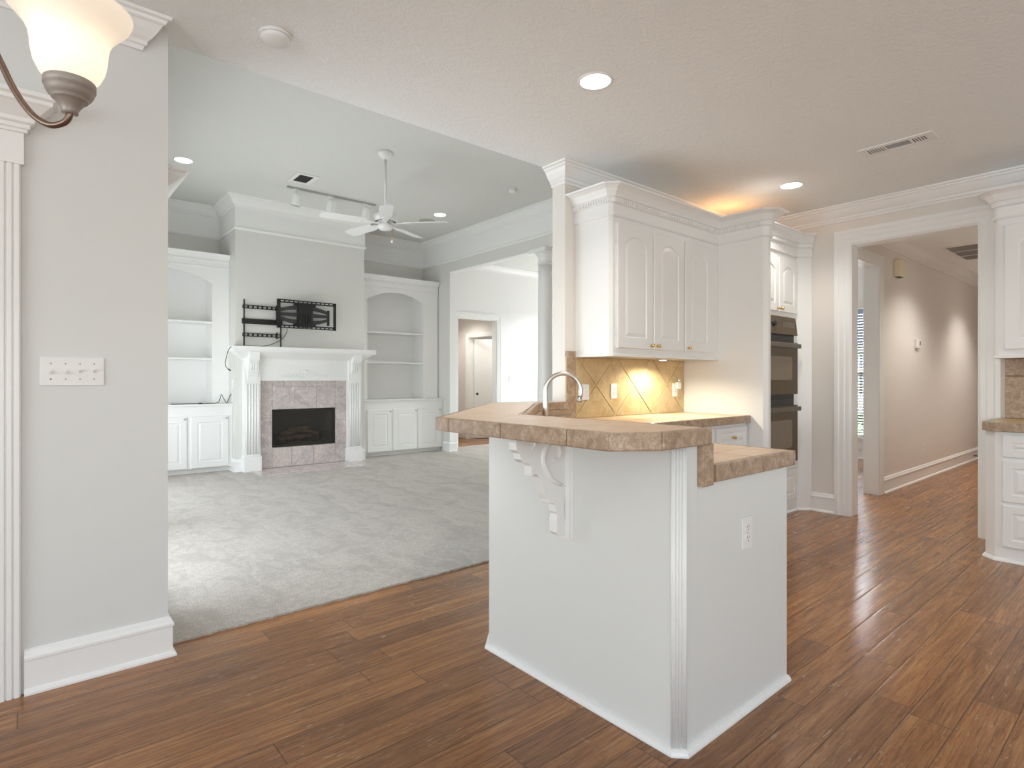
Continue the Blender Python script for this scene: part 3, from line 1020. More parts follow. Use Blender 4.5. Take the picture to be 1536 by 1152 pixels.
def dentils(mb, path, side, z, pitch=0.024, w=0.013, out0=0.022, out1=0.031, h=0.024):
    for i in range(len(path) - 1):
        a, b = Vector(path[i]), Vector(path[i + 1])
        L = (b - a).length
        d = (b - a) / L
        nrm = Vector((-d.y, d.x)) * side
        k = int((L + 0.02) / pitch)
        for j in range(k):
            s0 = (L - k * pitch) / 2 + (j + 0.5) * pitch - w / 2
            p0 = a + d * s0 + nrm * out0; p1 = p0 + d * w; p2 = p1 + nrm * (out1 - out0); p3 = p0 + nrm * (out1 - out0)
            mb.prism([(p.x, p.y) for p in (p0, p1, p2, p3)], z, z + h)
    return mb


# upper cabinet
UX0, UY, UZ0, UZ1 = 3.085, 2.58, 1.385, 2.56
uc = thing("upper_cabinet", (3.78, 2.75, UZ0), "white wall cabinet with three arched doors above the backsplash", "wall cabinet")
k = 0.02
cmb = MB().prism([(UX0, YB - 0.0), (UX0, UY + k), (UX0 + k, UY), (4.478, UY), (4.478, YB)], UZ0, UZ1 - 0.02)
cmb.build("carcass", M['cab'], uc, 0.002)
Fu = ((0, UY, 0), (1, 0), (0, -1))
doors = []
for a, b in ((3.135, 3.541), (3.555, 3.951), (3.965, 4.36)):
    doors.append(panel_door(Fu, a, b, 1.44, 2.31, 0.075, 0.06).build("door", M['cab'], uc))
knob(Fu, 3.515, 1.468, 0.02, M['brass'], doors[0]); knob(Fu, 3.59, 1.468, 0.02, M['brass'], doors[1]); knob(Fu, 4.00, 1.468, 0.02, M['brass'], doors[2])
for v in (1.55, 2.19):
    hinge(Fu, 3.132, v, 0.002, doors[0])
upath = [(UX0, YB), (UX0, UY + k), (UX0 + k, UY), (4.48, UY)]
cr = MB().sweep(upath, CORN, -1, UZ1)
dentils(cr, upath, -1, UZ1 - 0.11)
cr.build("cornice", M['cab'], uc)
MB().sweep(upath, [(0, -0.004), (0.006, -0.004), (0.006, 0.012), (0, 0.016)], -1, UZ0).build("light_rail", M['cab'], uc)

# oven tower
TX0, TY, RYF = 4.48, 2.16, 2.37
tw = thing("oven_cabinet", (5.0, 2.6, 0), "tall white cabinet housing the double oven", "tall cabinet")
cmb = MB()
cmb.prism([(TX0, 2.918), (TX0, TY + 0.03), (TX0 + 0.03, TY), (4.545, TY), (4.545, 2.918)], 0, UZ1 - 0.02)
cmb.build("side_panel", M['cab'], tw)
cmb = MB()
# face frame with an oven hole
OX0, OX1, OZ0, OZ1 = 4.78, 5.44, 0.425, 1.785
cmb.box(4.545, OX0, RYF, 2.918, 0.0, UZ1 - 0.02)
cmb.box(OX1, 5.50, RYF, 2.918, 0.0, UZ1 - 0.02)
cmb.box(OX0, OX1, RYF, 2.918, OZ1, UZ1 - 0.02)
cmb.box(OX0, OX1, RYF, 2.918, 0.0, OZ0)
cmb.build("face_frame", M['cab'], tw)
MB().prism([(5.50, 2.918), (5.50, RYF), (5.598, 2.272), (5.598, 2.918)], 0, UZ1 - 0.02).build("corner_filler", M['cab'], tw)
Ft = ((0, RYF, 0), (1, 0), (0, -1))
for a, b, ku in ((4.74, 5.105, 5.08), (5.115, 5.48, 5.14)):
    d = panel_door(Ft, a, b, 1.825, 2.31, 0.07, 0.055).build("door", M['cab'], tw)
    knob(Ft, ku, 1.852, 0.02, M['brass'], d)
d = panel_door(Ft, 4.74, 5.48, 0.115, 0.40, 0.055).build("drawer", M['cab'], tw)
knob(Ft, 5.11, 0.26, 0.02, M['brass'], d)
tpath = [(TX0, UY), (TX0, TY + 0.03), (TX0 + 0.03, TY), (4.545, TY), (4.545, RYF), (5.50, RYF), (5.598, 2.272)]
cr = MB().sweep(tpath, CORN, -1, UZ1)
dentils(cr, [(4.65, RYF), (5.46, RYF)], -1, UZ1 - 0.11)
dentils(cr, [(TX0, UY - 0.05), (TX0, TY + 0.03)], -1, UZ1 - 0.11)
cr.build("cornice", M['cab'], tw)
MB().sweep([(4.545, RYF), (5.50, RYF), (5.598, 2.272)], SHOE, -1, 0).build("shoe_moulding", M['cab'], tw)

# double oven
ov = thing("double_oven", (5.11, 2.4, OZ0), "brown glass double wall oven with a black dial", "oven")
Fo = ((0, RYF, 0), (1, 0), (0, -1))
mb = MB()
mb.box(OX0 + 0.004, OX1 - 0.004, RYF - 0.004, 2.90, OZ0 + 0.004, OZ1 - 0.004)
mb.build("housing", M['black'], ov)
mb = MB()
mb.fprism(((OX0 - 0.008, RYF, 0), (0, -1), (1, 0)), [(0.0, 1.622), (0.035, 1.622), (0.014, 1.785), (0.0, 1.785)], 0.0, OX1 - OX0 + 0.016)
pan = mb.build("control_panel", M['oven'], ov, 0.003)
kn = MB()
kn.lathe((4.985, RYF - 0.020, 1.715), (0, -1, 0.12), [(0.033, 0), (0.033, 0.006), (0.024, 0.01), (0.022, 0.028), (0.012, 0.03)], 24)
kn.build("dial", M['black'], pan)
mb = MB()
mb.fbox(Fo, 5.16, 5.40, 1.675, 1.735, 0.018, 0.026)
mb.build("display", M['oven_trim'], pan, 0.002)


def oven_door(z0, z1):
    mb = MB()
    mb.fbox(Fo, OX0 - 0.006, OX1 + 0.006, z0, z1, 0.004, 0.036)
    d = mb.build("oven_door", M['oven'], ov, 0.004)
    mb = MB()
    mb.fprism(Fo, rrect(4.895, 5.325, z0 + 0.13, z1 - 0.13, 0.03), 0.030, 0.0375)
    mb.build("window", M['oven_window'], d)
    mb = MB()
    mb.fbox(Fo, OX0 + 0.0, OX1 - 0.0, z1 - 0.052, z1 - 0.012, 0.052, 0.072)
    mb.fbox(Fo, OX0 + 0.02, OX0 + 0.05, z1 - 0.045, z1 - 0.02, 0.034, 0.056)
    mb.fbox(Fo, OX1 - 0.05, OX1 - 0.02, z1 - 0.045, z1 - 0.02, 0.034, 0.056)
    mb.build("handle", M['oven_trim'], d, 0.006, 3)
    mb = MB()
    for i in range(4):
        mb.fbox(Fo, OX0 + 0.03, OX1 - 0.03, z1 + 0.010 + i * 0.012, z1 + 0.015 + i * 0.012, 0.0, 0.012)
    mb.build("vent_slats", M['blackmid'], d)


def rrect(u0, u1, v0, v1, r, n=6):
    out = []
    for cu, cv, a0 in ((u1 - r, v0 + r, -90), (u1 - r, v1 - r, 0), (u0 + r, v1 - r, 90), (u0 + r, v0 + r, 180)):
        for k in range(n + 1):
            a = R(a0 + 90 * k / n)
            out.append((cu + r * math.cos(a), cv + r * math.sin(a)))
    return out


oven_door(1.085, 1.555)
oven_door(0.47, 0.985)

# base cabinet run under the countertop
bc = thing("base_cabinet", (3.7, 2.6, 0), "white base cabinet with a brass-knobbed drawer beside the oven cabinet", "base cabinet")
MB().box(2.99, 4.478, 2.33, 2.915, 0.1, 0.868).build("carcass", M['cab'], bc)
MB().box(2.99, 4.478, 2.40, 2.915, 0.0, 0.1).build("toe_kick", M['cab'], bc)
Fc = ((0, 2.33, 0), (1, 0), (0, -1))
for a, b in ((3.0, 3.47), (3.5, 3.97), (4.0, 4.46)):
    d = panel_door(Fc, a, b, 0.685, 0.845, 0.038).build("drawer", M['cab'], bc)
    knob(Fc, (a + b) / 2, 0.765, 0.02, M['brass'], d)
    d = panel_door(Fc, a, b, 0.125, 0.665, 0.06).build("door", M['cab'], bc)
    knob(Fc, b - 0.035, 0.62, 0.02, M['brass'], d)

# ---------------------------------------------------------------- right-hand cabinets on the hall wall
rc = thing("drawer_cabinet", (5.3, -0.5, 0), "white drawer base cabinet right of the hall opening", "base cabinet")
RX, RY = 5.0, 0.905
MB().prism([(5.598, RY), (RX + 0.06, RY), (RX, RY - 0.06), (RX, -2.0), (5.598, -2.0)], 0.0, 0.868).build("carcass", M['cab'], rc)
MB().sweep([(5.598, RY), (RX + 0.06, RY), (RX, RY - 0.06), (RX, -2.0)], SHOE, -1, 0).build("shoe_moulding", M['cab'], rc)
Fr = ((RX, RY, 0), (0, -1), (-1, 0))
for a, b in ((0.10, 0.62), (0.65, 1.2), (1.23, 1.8), (1.83, 2.4)):
    for z0, z1 in ((0.70, 0.85), (0.40, 0.68), (0.10, 0.38)):
        d = panel_door(Fr, a, b, z0, z1, 0.05).build("drawer", M['cab'], rc)
        knob(Fr, (a + b) / 2, (z0 + z1) / 2, 0.02, M['brass'], d)
rt = thing("countertop", (5.3, -0.5, CB), "short brown tile countertop on the drawer cabinet beside the hall", "countertop")
rp = [(5.598, 0.925), (5.05, 0.925), (4.965, 0.845), (4.965, -2.0), (5.598, -2.0)]
MB().prism(inset_poly(rp, 0.008), CB, CT - 0.004).build("slab", M['grout'], rt)
tt = MB()
tiles(tt, [(4.99, -1.99), (5.59, -1.99), (5.59, 0.91), (5.06, 0.91), (4.99, 0.84)], 0.31, 0.005, CT - 0.006, CT, 0, (4.99, 0.91))
tt.build("top_tile", M['tile_splash'], rt, 0.002)
et = MB()
edge_tiles(et, [(5.598, 0.925), (5.05, 0.925), (4.965, 0.845), (4.965, -2.0)], CB, CT, 0.33, 0.022, 0.004)
et.build("edge_tile", M['tile_edge'], rt, 0.005, 3)
ru = thing("upper_cabinet", (5.45, -0.5, 1.375), "white wall cabinet cut by the picture's right edge", "wall cabinet")
UXr, UYr = 5.29, 0.895
MB().prism([(5.598, UYr), (UXr + 0.02, UYr), (UXr, UYr - 0.02), (UXr, -2.0), (5.598, -2.0)], 1.375, UZ1 - 0.02).build("carcass", M['cab'], ru)
Fru = ((UXr, UYr, 0), (0, -1), (-1, 0))
for a, b in ((0.055, 0.45), (0.46, 0.86), (0.87, 1.27), (1.28, 1.68)):
    d = panel_door(Fru, a, b, 1.43, 2.31, 0.075, 0.06).build("door", M['cab'], ru)
    knob(Fru, b - 0.03, 1.46, 0.02, M['brass'], d)
rpath = [(5.598, UYr), (UXr + 0.02, UYr), (UXr, UYr - 0.02), (UXr, -2.0)]
cr = MB().sweep(rpath, CORN, -1, UZ1)
dentils(cr, rpath[2:], -1, UZ1 - 0.11, 0.06, 0.045)
cr.build("cornice", M['cab'], ru)
MB().sweep(rpath, [(0, -0.004), (0.008, -0.004), (0.008, 0.010), (0, 0.014)], -1, 1.375).build("light_rail", M['cab'], ru)
rb = thing("tile_backsplash", (5.59, -0.5, CT), "brown tile backsplash at the picture's right edge", "backsplash")
MB().box(5.592, 5.598, -2.0, 0.885, CT, 1.374).build("grout_bed", M['grout'], rb)
tm = MB()
for z0, z1 in ((CT, 1.24), (1.245, 1.374)):
    tm.box(5.585, 5.594, 0.775, 0.885, z0 + 0.002, z1)
tm.build("border_tile", M['tile_edge'], rb, 0.003)
tm = MB()
t_ = MB()
tiles(t_, [(-1.99, CT + 0.003), (0.77, CT + 0.003), (0.77, 1.372), (-1.99, 1.372)], 0.325, 0.006, 5.586, 5.594, R(45), (0.77, 1.03))
b0 = tm.add([(z, x, y) for x, y, z in t_.v])
for f in t_.f: tm.face([b0 + i for i in f])
tm.build("diagonal_tile", M['tile_splash'], rb, 0.0025)

# ---------------------------------------------------------------- plates, outlets, switches
Fyn = lambda x, y, z: ((x, y, z), (1, 0), (0, -1))      # face looking towards -Y


def plate(F, w, h, parent, t=0.006):
    mb = MB()
    mb.fprism(F, rrect(-w / 2, w / 2, -h / 2, h / 2, 0.005, 3), 0.0, t)
    return mb.build("cover_plate", M['plastic'], parent, 0.002)


def toggle(F, u, up, parent):
    mb = MB()
    mb.fbox(F, u - 0.006, u + 0.006, -0.013, 0.013, 0.004, 0.0075)
    s = 1 if up else -1
    mb.loft([[mb.fp(F, u + a, s * b, w) for a, b, w in q] for q in (
        [(-0.004, -0.007, 0.006), (0.004, -0.007, 0.006), (0.004, 0.004, 0.006), (-0.004, 0.004, 0.006)],
        [(-0.0035, 0.004, 0.019), (0.0035, 0.004, 0.019), (0.0035, 0.011, 0.017), (-0.0035, 0.011, 0.017)])])
    return mb.build("toggle", M['plastic'], parent)


def screw(F, u, v, parent, mat=None):
    mb = MB()
    mb.lathe(mb.fp(F, u, v, 0.005), (F[2][0], F[2][1], 0), [(0.0035, 0), (0.003, 0.002), (0.0005, 0.0025)], 10)
    return mb.build("screw", mat or M['grille'], parent)


def receptacle(F, u, v, parent):
    mb = MB()
    mb.fprism(F, rrect(u - 0.017, u + 0.017, v - 0.014, v + 0.014, 0.010, 5), 0.004, 0.0085)
    r = mb.build("receptacle", M['plastic'], parent)
    mb = MB()
    for du in (-0.0065, 0.0065):
        mb.fbox(F, u + du - 0.0012, u + du + 0.0012, v - 0.001, v + 0.008, 0.008, 0.0088)
    mb.lathe(mb.fp(F, u, v - 0.008, 0.008), (F[2][0], F[2][1], 0), [(0.0025, 0), (0.0025, 0.0008)], 10)
    mb.build("slots", M['dark'], r)


def outlet(F, label, group=None):
    o = thing("power_outlet", F[0], label, "outlet", group)
    plate(F, 0.072, 0.117, o)
    receptacle(F, 0, 0.02, o); receptacle(F, 0, -0.02, o)
    screw(F, 0, 0, o)
    return o


F = Fyn(0.145, 2.919, 1.252)
o = thing("light_switch", F[0], "white four-gang toggle switch plate on the left wall", "light switch")
plate(F, 0.207, 0.115, o)
for i, up in enumerate((False, False, True, True)):
    u = -0.0695 + i * 0.0463
    toggle(F, u, up, o)
    screw(F, u, 0.031, o); screw(F, u, -0.031, o, M['vent_grey'] if i == 0 else None)
outlet(Fyn(2.03, PY0 - 0.0005, 0.655), "white duplex outlet on the peninsula's end panel")
yb = YB - 0.0125
# switch + outlet combination plate behind the faucet tip
F = Fyn(3.16, yb, 1.125)
o = thing("power_outlet", F[0], "wide switch and outlet plate behind the faucet's spout", "outlet")
plate(F, 0.117, 0.117, o)
receptacle(F, -0.023, 0.02, o); receptacle(F, -0.023, -0.02, o); toggle(F, 0.023, True, o)
screw(F, 0.023, 0.031, o); screw(F, 0.023, -0.031, o)
outlet(Fyn(3.505, yb, 1.128), "white outlet in the middle of the golden backsplash")
outlet(Fyn(4.33, yb, 1.128), "white outlet with a plug-in beside the oven cabinet panel")
F = Fyn(4.35, yb - 0.009, 1.165)
o = thing("air_freshener", F[0], "small clear plug-in air freshener on the backsplash outlet", "air freshener")
mb = MB(); mb.fprism(F, rrect(-0.026, 0.026, -0.03, 0.03, 0.012, 5), 0.0, 0.03); mb.build("body", M['plastic'], o, 0.004)
mb = MB(); mb.lathe(mb.fp(F, 0.006, 0.03, 0.018), (0, 0, 1), [(0.019, 0), (0.021, 0.012), (0.019, 0.034), (0.010, 0.042)], 16); mb.build("bottle", glass_mat("clear_plastic", (0.93, 0.95, 0.93), 0.25), o)

# thermostat, door chime, hall outlet, door stop on the hall wall
F = Fyn(8.15, 2.109, 1.645)
o = thing("thermostat", F[0], "small white thermostat on the beige hallway wall", "thermostat")
mb = MB(); mb.fbox(F, -0.075, 0.075, -0.055, 0.055, 0, 0.03); mb.build("case", M['plastic'], o, 0.006)
mb = MB(); mb.fbox(F, 0.015, 0.055, -0.02, 0.032, 0.03, 0.032); mb.build("display", M['vent_grey'], o)
F = Fyn(7.42, 2.109, 2.45)
o = thing("door_chime", F[0], "ivory door chime box high on the hallway wall", "door chime")
mb = MB(); mb.fbox(F, -0.085, 0.085, -0.09, 0.09, 0.0, 0.06); mb.build("cover", M['ivory'], o, 0.006)
mb = MB(); mb.fbox(F, -0.065, 0.065, -0.096, -0.086, 0.008, 0.052); mb.build("grille", M['vent_grey'], o)
outlet(Fyn(8.45, 2.109, 0.37), "white outlet low on the hallway wall")
ds = MB()
ds.tube([(10.9, 2.09, 0.07), (10.9, 2.02, 0.07)], [0.008, 0.01], 10)
ds.tube([(10.9, 2.025, 0.07), (10.9, 2.01, 0.07)], [0.014, 0.014], 10)
tag(ds.build("door_stop", M['blackmid']), "dark spring door stop on the hallway baseboard", "door stop")
F = Fyn(7.17, 8.499, 1.235)
o = thing("light_switch", F[0], "single white switch plate on the foyer wall", "light switch")
plate(F, 0.075, 0.118, o); toggle(F, 0, True, o)
F = ((BX0 - 0.0005, 8.17, 1.16), (0, -1), (-1, 0))
o = thing("cable_plate", F[0], "upper white plate on the chimney breast's left side", "wall plate")
plate(F, 0.075, 0.118, o); screw(F, 0, 0, o)
F = ((BX0 - 0.0005, 8.20, 0.98), (0, -1), (-1, 0))
outlet(F, "lower white outlet on the chimney breast's left side")

# ---------------------------------------------------------------- ceiling fixtures


def can_light(x, y, z, r, label, power, spot=115, lens='lens'):
    o = thing("recessed_light", (x, y, z), label, "recessed light")
    mb = MB()
    n = 36
    rings = []
    for rr, h in ((r * 1.16, 0.0), (r * 1.16, -0.004), (r * 1.02, -0.007), (r, -0.004), (r, 0.0)):
        rings.append([(x + rr * math.cos(2 * math.pi * k / n), y + rr * math.sin(2 * math.pi * k / n), z + h) for k in range(n)])
    mb.loft(rings, True, False, True)
    mb.build("trim_ring", M['plastic'], o)
    mb = MB()
    mb.lathe((x, y, z - 0.001), (0, 0, -1), [(r, 0), (r * 0.9, 0.003), (0.001, 0.004)], 36)
    mb.build("lens", M[lens], o)
    light("recessed_lamp", 'SPOT', (x, y, z - 0.02), power, (1.0, 0.95, 0.88), (0, 0, 0), 0.06, None, spot, 0.7)
    return o


can_light(2.255, 1.99, ZK, 0.078, "recessed ceiling light nearest the camera, over the bar", 55, 140)
can_light(4.66, 2.05, ZK, 0.078, "recessed ceiling light above the oven cabinet cornice", 60, 140)
can_light(1.315, 7.11, ZG, 0.085, "recessed light above the left bookcase", 30, 110)
can_light(4.604, 7.05, ZG, 0.085, "recessed light above the right bookcase", 30, 110)
can_light(7.75, 1.25, ZH, 0.075, "nearer recessed light in the hallway ceiling", 135, 125)
can_light(10.1, 1.30, ZH, 0.075, "farther recessed light in the hallway ceiling", 150, 115)
can_light(6.35, 9.35, 2.6, 0.075, "added recessed light brightening the passage behind the foyer doorway", 60, 150)  # no fitting known here; lamp added to brighten the passage
can_light(7.45, 9.0, 2.6, 0.06, "added recessed light brightening the space beyond the open passage door", 40, 150)  # added lamp, lifts the brightness behind the open door

o = thing("ceiling_speaker", (4.63, 7.45, ZG), "round grey speaker grille in the high ceiling", "speaker")
mb = MB(); mb.lathe((4.63, 7.45, ZG), (0, 0, -1), [(0.12, 0), (0.12, 0.004), (0.11, 0.007), (0.105, 0.005)], 36); mb.build("ring", M['grille'], o)
mb = MB(); mb.lathe((4.63, 7.45, ZG - 0.004), (0, 0, -1), [(0.105, 0), (0.10, 0.003), (0.001, 0.004)], 36); mb.build("mesh_cover", M['grille'], o)


def smoke(x, y, z, label, r=0.07):
    o = thing("smoke_detector", (x, y, z), label, "smoke detector")
    mb = MB(); mb.lathe((x, y, z), (0, 0, -1), [(r, 0), (r, 0.010), (r * 0.97, 0.014)], 36); mb.build("mounting_plate", M['plastic'], o)
    mb = MB(); mb.lathe((x, y, z - 0.012), (0, 0, -1), [(r * 0.92, 0), (r * 0.88, 0.016), (r * 0.7, 0.024), (r * 0.2, 0.026), (0.001, 0.026)], 36); mb.build("cover", M['plastic'], o)


smoke(0.856, 2.655, ZK, "round white smoke detector near the switch wall")
smoke(4.70, 5.53, ZG, "small round white detector on the high ceiling", 0.055)

# kitchen supply vent: long register, three louver fields
VX0, VX1, VY0, VY1 = 4.30, 4.47, 1.03, 1.45
o = thing("ceiling_vent", ((VX0 + VX1) / 2, (VY0 + VY1) / 2, ZK), "long white air register on the kitchen ceiling", "air vent")


def frame_ring(mb, x0, x1, y0, y1, w, z, h):
    mb.box(x0, x1, y0, y0 + w, z - h, z); mb.box(x0, x1, y1 - w, y1, z - h, z)
    mb.box(x0, x0 + w, y0 + w, y1 - w, z - h, z); mb.box(x1 - w, x1, y0 + w, y1 - w, z - h, z)
    return mb


mb = frame_ring(MB(), VX0, VX1, VY0, VY1, 0.042, ZK, 0.007)
for yy in (1.162, 1.308):
    mb.box(VX0 + 0.04, VX1 - 0.04, yy - 0.005, yy + 0.005, ZK - 0.007, ZK)
mb.build("frame", M['plastic'], o, 0.002)
MB().box(VX0 + 0.04, VX1 - 0.04, VY0 + 0.04, VY1 - 0.04, ZK - 0.001, ZK - 0.0003).build("duct_opening", M['vent_grey'], o)
mb = MB()
for i in range(6):
    for yy in (1.076 + i * 0.015, 1.318 + i * 0.015):
        mb.box(VX0 + 0.042, VX1 - 0.042, yy, yy + 0.006, ZK - 0.006, ZK - 0.001)
mb.build("cross_louvers", M['plastic'], o)
mb = MB()
for i in range(7):
    xx = VX0 + 0.044 + i * 0.012
    mb.box(xx, xx + 0.003, 1.168, 1.302, ZK - 0.005, ZK - 0.001)
mb.build("long_louvers", M['grille'], o)

# great room vent
x0, x1, y0, y1 = 2.40, 2.66, 6.66, 7.02
o = thing("ceiling_vent", ((x0 + x1) / 2, (y0 + y1) / 2, ZG), "square dark vent above the track lights", "air vent")
frame_ring(MB(), x0, x1, y0, y1, 0.05, ZG, 0.008).build("frame", M['plastic'], o, 0.002)
MB().box(x0 + 0.05, x1 - 0.05, y0 + 0.05, y1 - 0.05, ZG - 0.002, ZG - 0.0003).build("duct_opening", M['dark'], o)
mb = MB()
for i in range(6):
    yy = y0 + 0.075 + i * 0.04
    mb.box(x0 + 0.05, x1 - 0.05, yy, yy + 0.006, ZG - 0.007, ZG - 0.002)
mb.build("louvers", M['blackmid'], o)

# hall return grille
x0, x1, y0, y1 = 8.22, 9.30, 1.52, 1.88
o = thing("return_grille", ((x0 + x1) / 2, (y0 + y1) / 2, ZH), "large return air grille on the hallway ceiling", "air vent")
mb = frame_ring(MB(), x0, x1, y0, y1, 0.03, ZH, 0.01)
mb.box(8.60, 8.625, y0, y1, ZH - 0.01, ZH); mb.box(8.95, 8.975, y0, y1, ZH - 0.01, ZH)
mb.build("frame", M['plastic'], o)
MB().box(x0 + 0.03, x1 - 0.03, y0 + 0.03, y1 - 0.03, ZH - 0.003, ZH - 0.0005).build("filter", M['vent_grey'], o)
mb = MB()
for i in range(20):
    yy = y0 + 0.036 + i * 0.0152
    mb.box(x0 + 0.03, x1 - 0.03, yy, yy + 0.004, ZH - 0.008, ZH - 0.003)
mb.build("louvers", M['grille'], o)

# track light
TYY = 7.22
o = thing("track_light", (3.05, TYY, ZG - 0.06), "white track with three spot heads before the chimney breast", "track light")
MB().box(2.47, 3.66, TYY - 0.017, TYY + 0.017, ZG - 0.022, ZG).build("track", M['grille'], o, 0.002)
for hx in (2.585, 3.03, 3.52):
    mb = MB()
    mb.tube([(hx, TYY, ZG - 0.02), (hx, TYY, ZG - 0.075)], 0.010, 10)
    mb.box(hx - 0.035, hx + 0.035, TYY - 0.014, TYY + 0.014, ZG - 0.034, ZG - 0.02)
    st = mb.build("stem", M['plastic'], o)
    ax = Vector((-0.10, 0.30, -1)).normalized()
    top = Vector((hx + 0.01, TYY - 0.02, ZG - 0.075))
    mb = MB()
    mb.lathe(top, ax, [(0.02, -0.012), (0.040, -0.004), (0.050, 0.012), (0.053, 0.05), (0.053, 0.165), (0.050, 0.172), (0.047, 0.165), (0.045, 0.06), (0.001, 0.055)], 24)
    h = mb.build("spot_head", M['plastic'], o)
    mb = MB(); mb.lathe(top, ax, [(0.0535, 0.150), (0.0555, 0.152), (0.0555, 0.160), (0.0535, 0.162)], 24, False); mb.build("ring", M['grille'], h)

# ceiling fan
FXc, FYc, ZB = 2.90, 5.49, 2.855
o = thing("ceiling_fan", (FXc, FYc, 2.75), "white ceiling fan hanging on a long downrod", "ceiling fan")
mb = MB(); mb.lathe((FXc, FYc, ZG), (0, 0, -1), [(0.075, 0), (0.078, 0.012), (0.068, 0.035), (0.045, 0.062), (0.028, 0.075), (0.018, 0.078)], 28); mb.build("canopy", M['plastic'], o)
mb = MB(); mb.tube([(FXc, FYc, ZG - 0.07), (FXc, FYc, ZB + 0.12)], 0.013, 14); mb.build("downrod", M['plastic'], o)
mb = MB(); mb.lathe((FXc, FYc, ZB + 0.15), (0, 0, -1), [(0.016, 0), (0.026, 0.02), (0.036, 0.032), (0.06, 0.036), (0.115, 0.044), (0.128, 0.062), (0.130, 0.105), (0.118, 0.120), (0.06, 0.126)], 36); mt = mb.build("motor_housing", M['plastic'], o)
mb = MB()
for k_ in range(20):
    a = 2 * math.pi * k_ / 20
    mb.lathe((FXc + 0.10 * math.cos(a), FYc + 0.10 * math.sin(a), ZB + 0.027), (0, 0, -1), [(0.012, 0), (0.012, 0.003)], 8)
mb.build("cooling_holes", M['vent_grey'], mt)
mb = MB(); mb.lathe((FXc, FYc, ZB + 0.03), (0, 0, -1), [(0.055, 0), (0.058, 0.02), (0.075, 0.032), (0.075, 0.062), (0.062, 0.082), (0.03, 0.092), (0.001, 0.094)], 30); sh = mb.build("switch_housing", M['plastic'], o)
for i in range(5):
    a = R(-45 + 72 * i)
    ca, sa = math.cos(a), math.sin(a)

    def P(r, s, z):
        return (FXc + ca * r - sa * s, FYc + sa * r + ca * s, z)
    mb = MB()
    pit = 0.20
    outl = [(0.20, 0.055), (0.26, 0.064), (0.60, 0.070), (0.655, 0.062), (0.672, 0.040), (0.672, -0.040), (0.655, -0.062), (0.60, -0.070), (0.26, -0.064), (0.20, -0.055)]
    mb.loft([[P(r, s, ZB + 0.010 + s * pit) for r, s in outl], [P(r, s, ZB + 0.017 + s * pit) for r, s in outl]])
    bl = mb.build("blade", M['plastic'], o, 0.002)
    mb = MB()
    ir = [(0.06, 0.018), (0.13, 0.014), (0.17, 0.03), (0.24, 0.046), (0.275, 0.030), (0.275, -0.030), (0.24, -0.046), (0.17, -0.03), (0.13, -0.014), (0.06, -0.018)]
    mb.loft([[P(r, s, ZB + 0.003 + s * pit * min(1, r / 0.2)) for r, s in ir], [P(r, s, ZB + 0.0095 + s * pit * min(1, r / 0.2)) for r, s in ir]])
    mb.build("blade_iron", M['plastic'], bl)
mb = MB()
mb.tube([(FXc + 0.05, FYc - 0.055, ZB - 0.02), (FXc + 0.05, FYc - 0.055, ZB - 0.17)], 0.0018, 6)
ch = mb.build("pull_chain", M['brass'], o)
mb = MB(); mb.lathe((FXc + 0.05, FYc - 0.055, ZB - 0.165), (0, 0, -1), [(0.003, 0), (0.012, 0.008), (0.014, 0.018), (0.008, 0.028), (0.001, 0.030)], 14); mb.build("pull_knob", M['plastic'], ch)

# ---------------------------------------------------------------- fireplace
fp_ = thing("fireplace_mantel", (2.98, 7.95, 0), "white mantelpiece with fluted pilasters around the fireplace", "mantelpiece")
MX = 2.983
mb = MB()
SH = [(0, 0), (0.165, 0), (0.172, 0.006), (0.178, 0.022), (0.182, 0.030), (0.182, 0.064), (0.176, 0.072), (0, 0.072)]
mb.sweep([(2.165, BY - 0.001), (2.165, 7.97), (3.80, 7.97), (3.80, BY - 0.001)], [(o_ - 0.01, h) for o_, h in SH], -1, 1.578)
mb.prism([(2.16, BY - 0.001), (2.16, 7.96), (3.805, 7.96), (3.805, BY - 0.001)], 1.578, 1.650)
mb.build("mantel_shelf", M['trim'], fp_)
mb = MB().sweep([(2.165, BY - 0.001), (2.165, 7.97), (3.80, 7.97), (3.80, BY - 0.001)], [(0, -0.105), (0.010, -0.105), (0.012, -0.09), (0.03, -0.075), (0.065, -0.055), (0.10, -0.03), (0.125, -0.012), (0.14, 0), (0, 0)], -1, 1.578)
mb.build("bed_moulding", M['trim'], fp_)
fz = MB()
fz.box(2.17, 3.795, 7.968, BY - 0.001, 1.21, 1.58)
fz.box(2.36, 3.605, 7.960, 7.97, 1.202, 1.225)
frz = fz.build("frieze_board", M['trim'], fp_, 0.002)
Ff = ((MX, 7.968, 1.245), (1, 0), (0, -1))
om = MB()
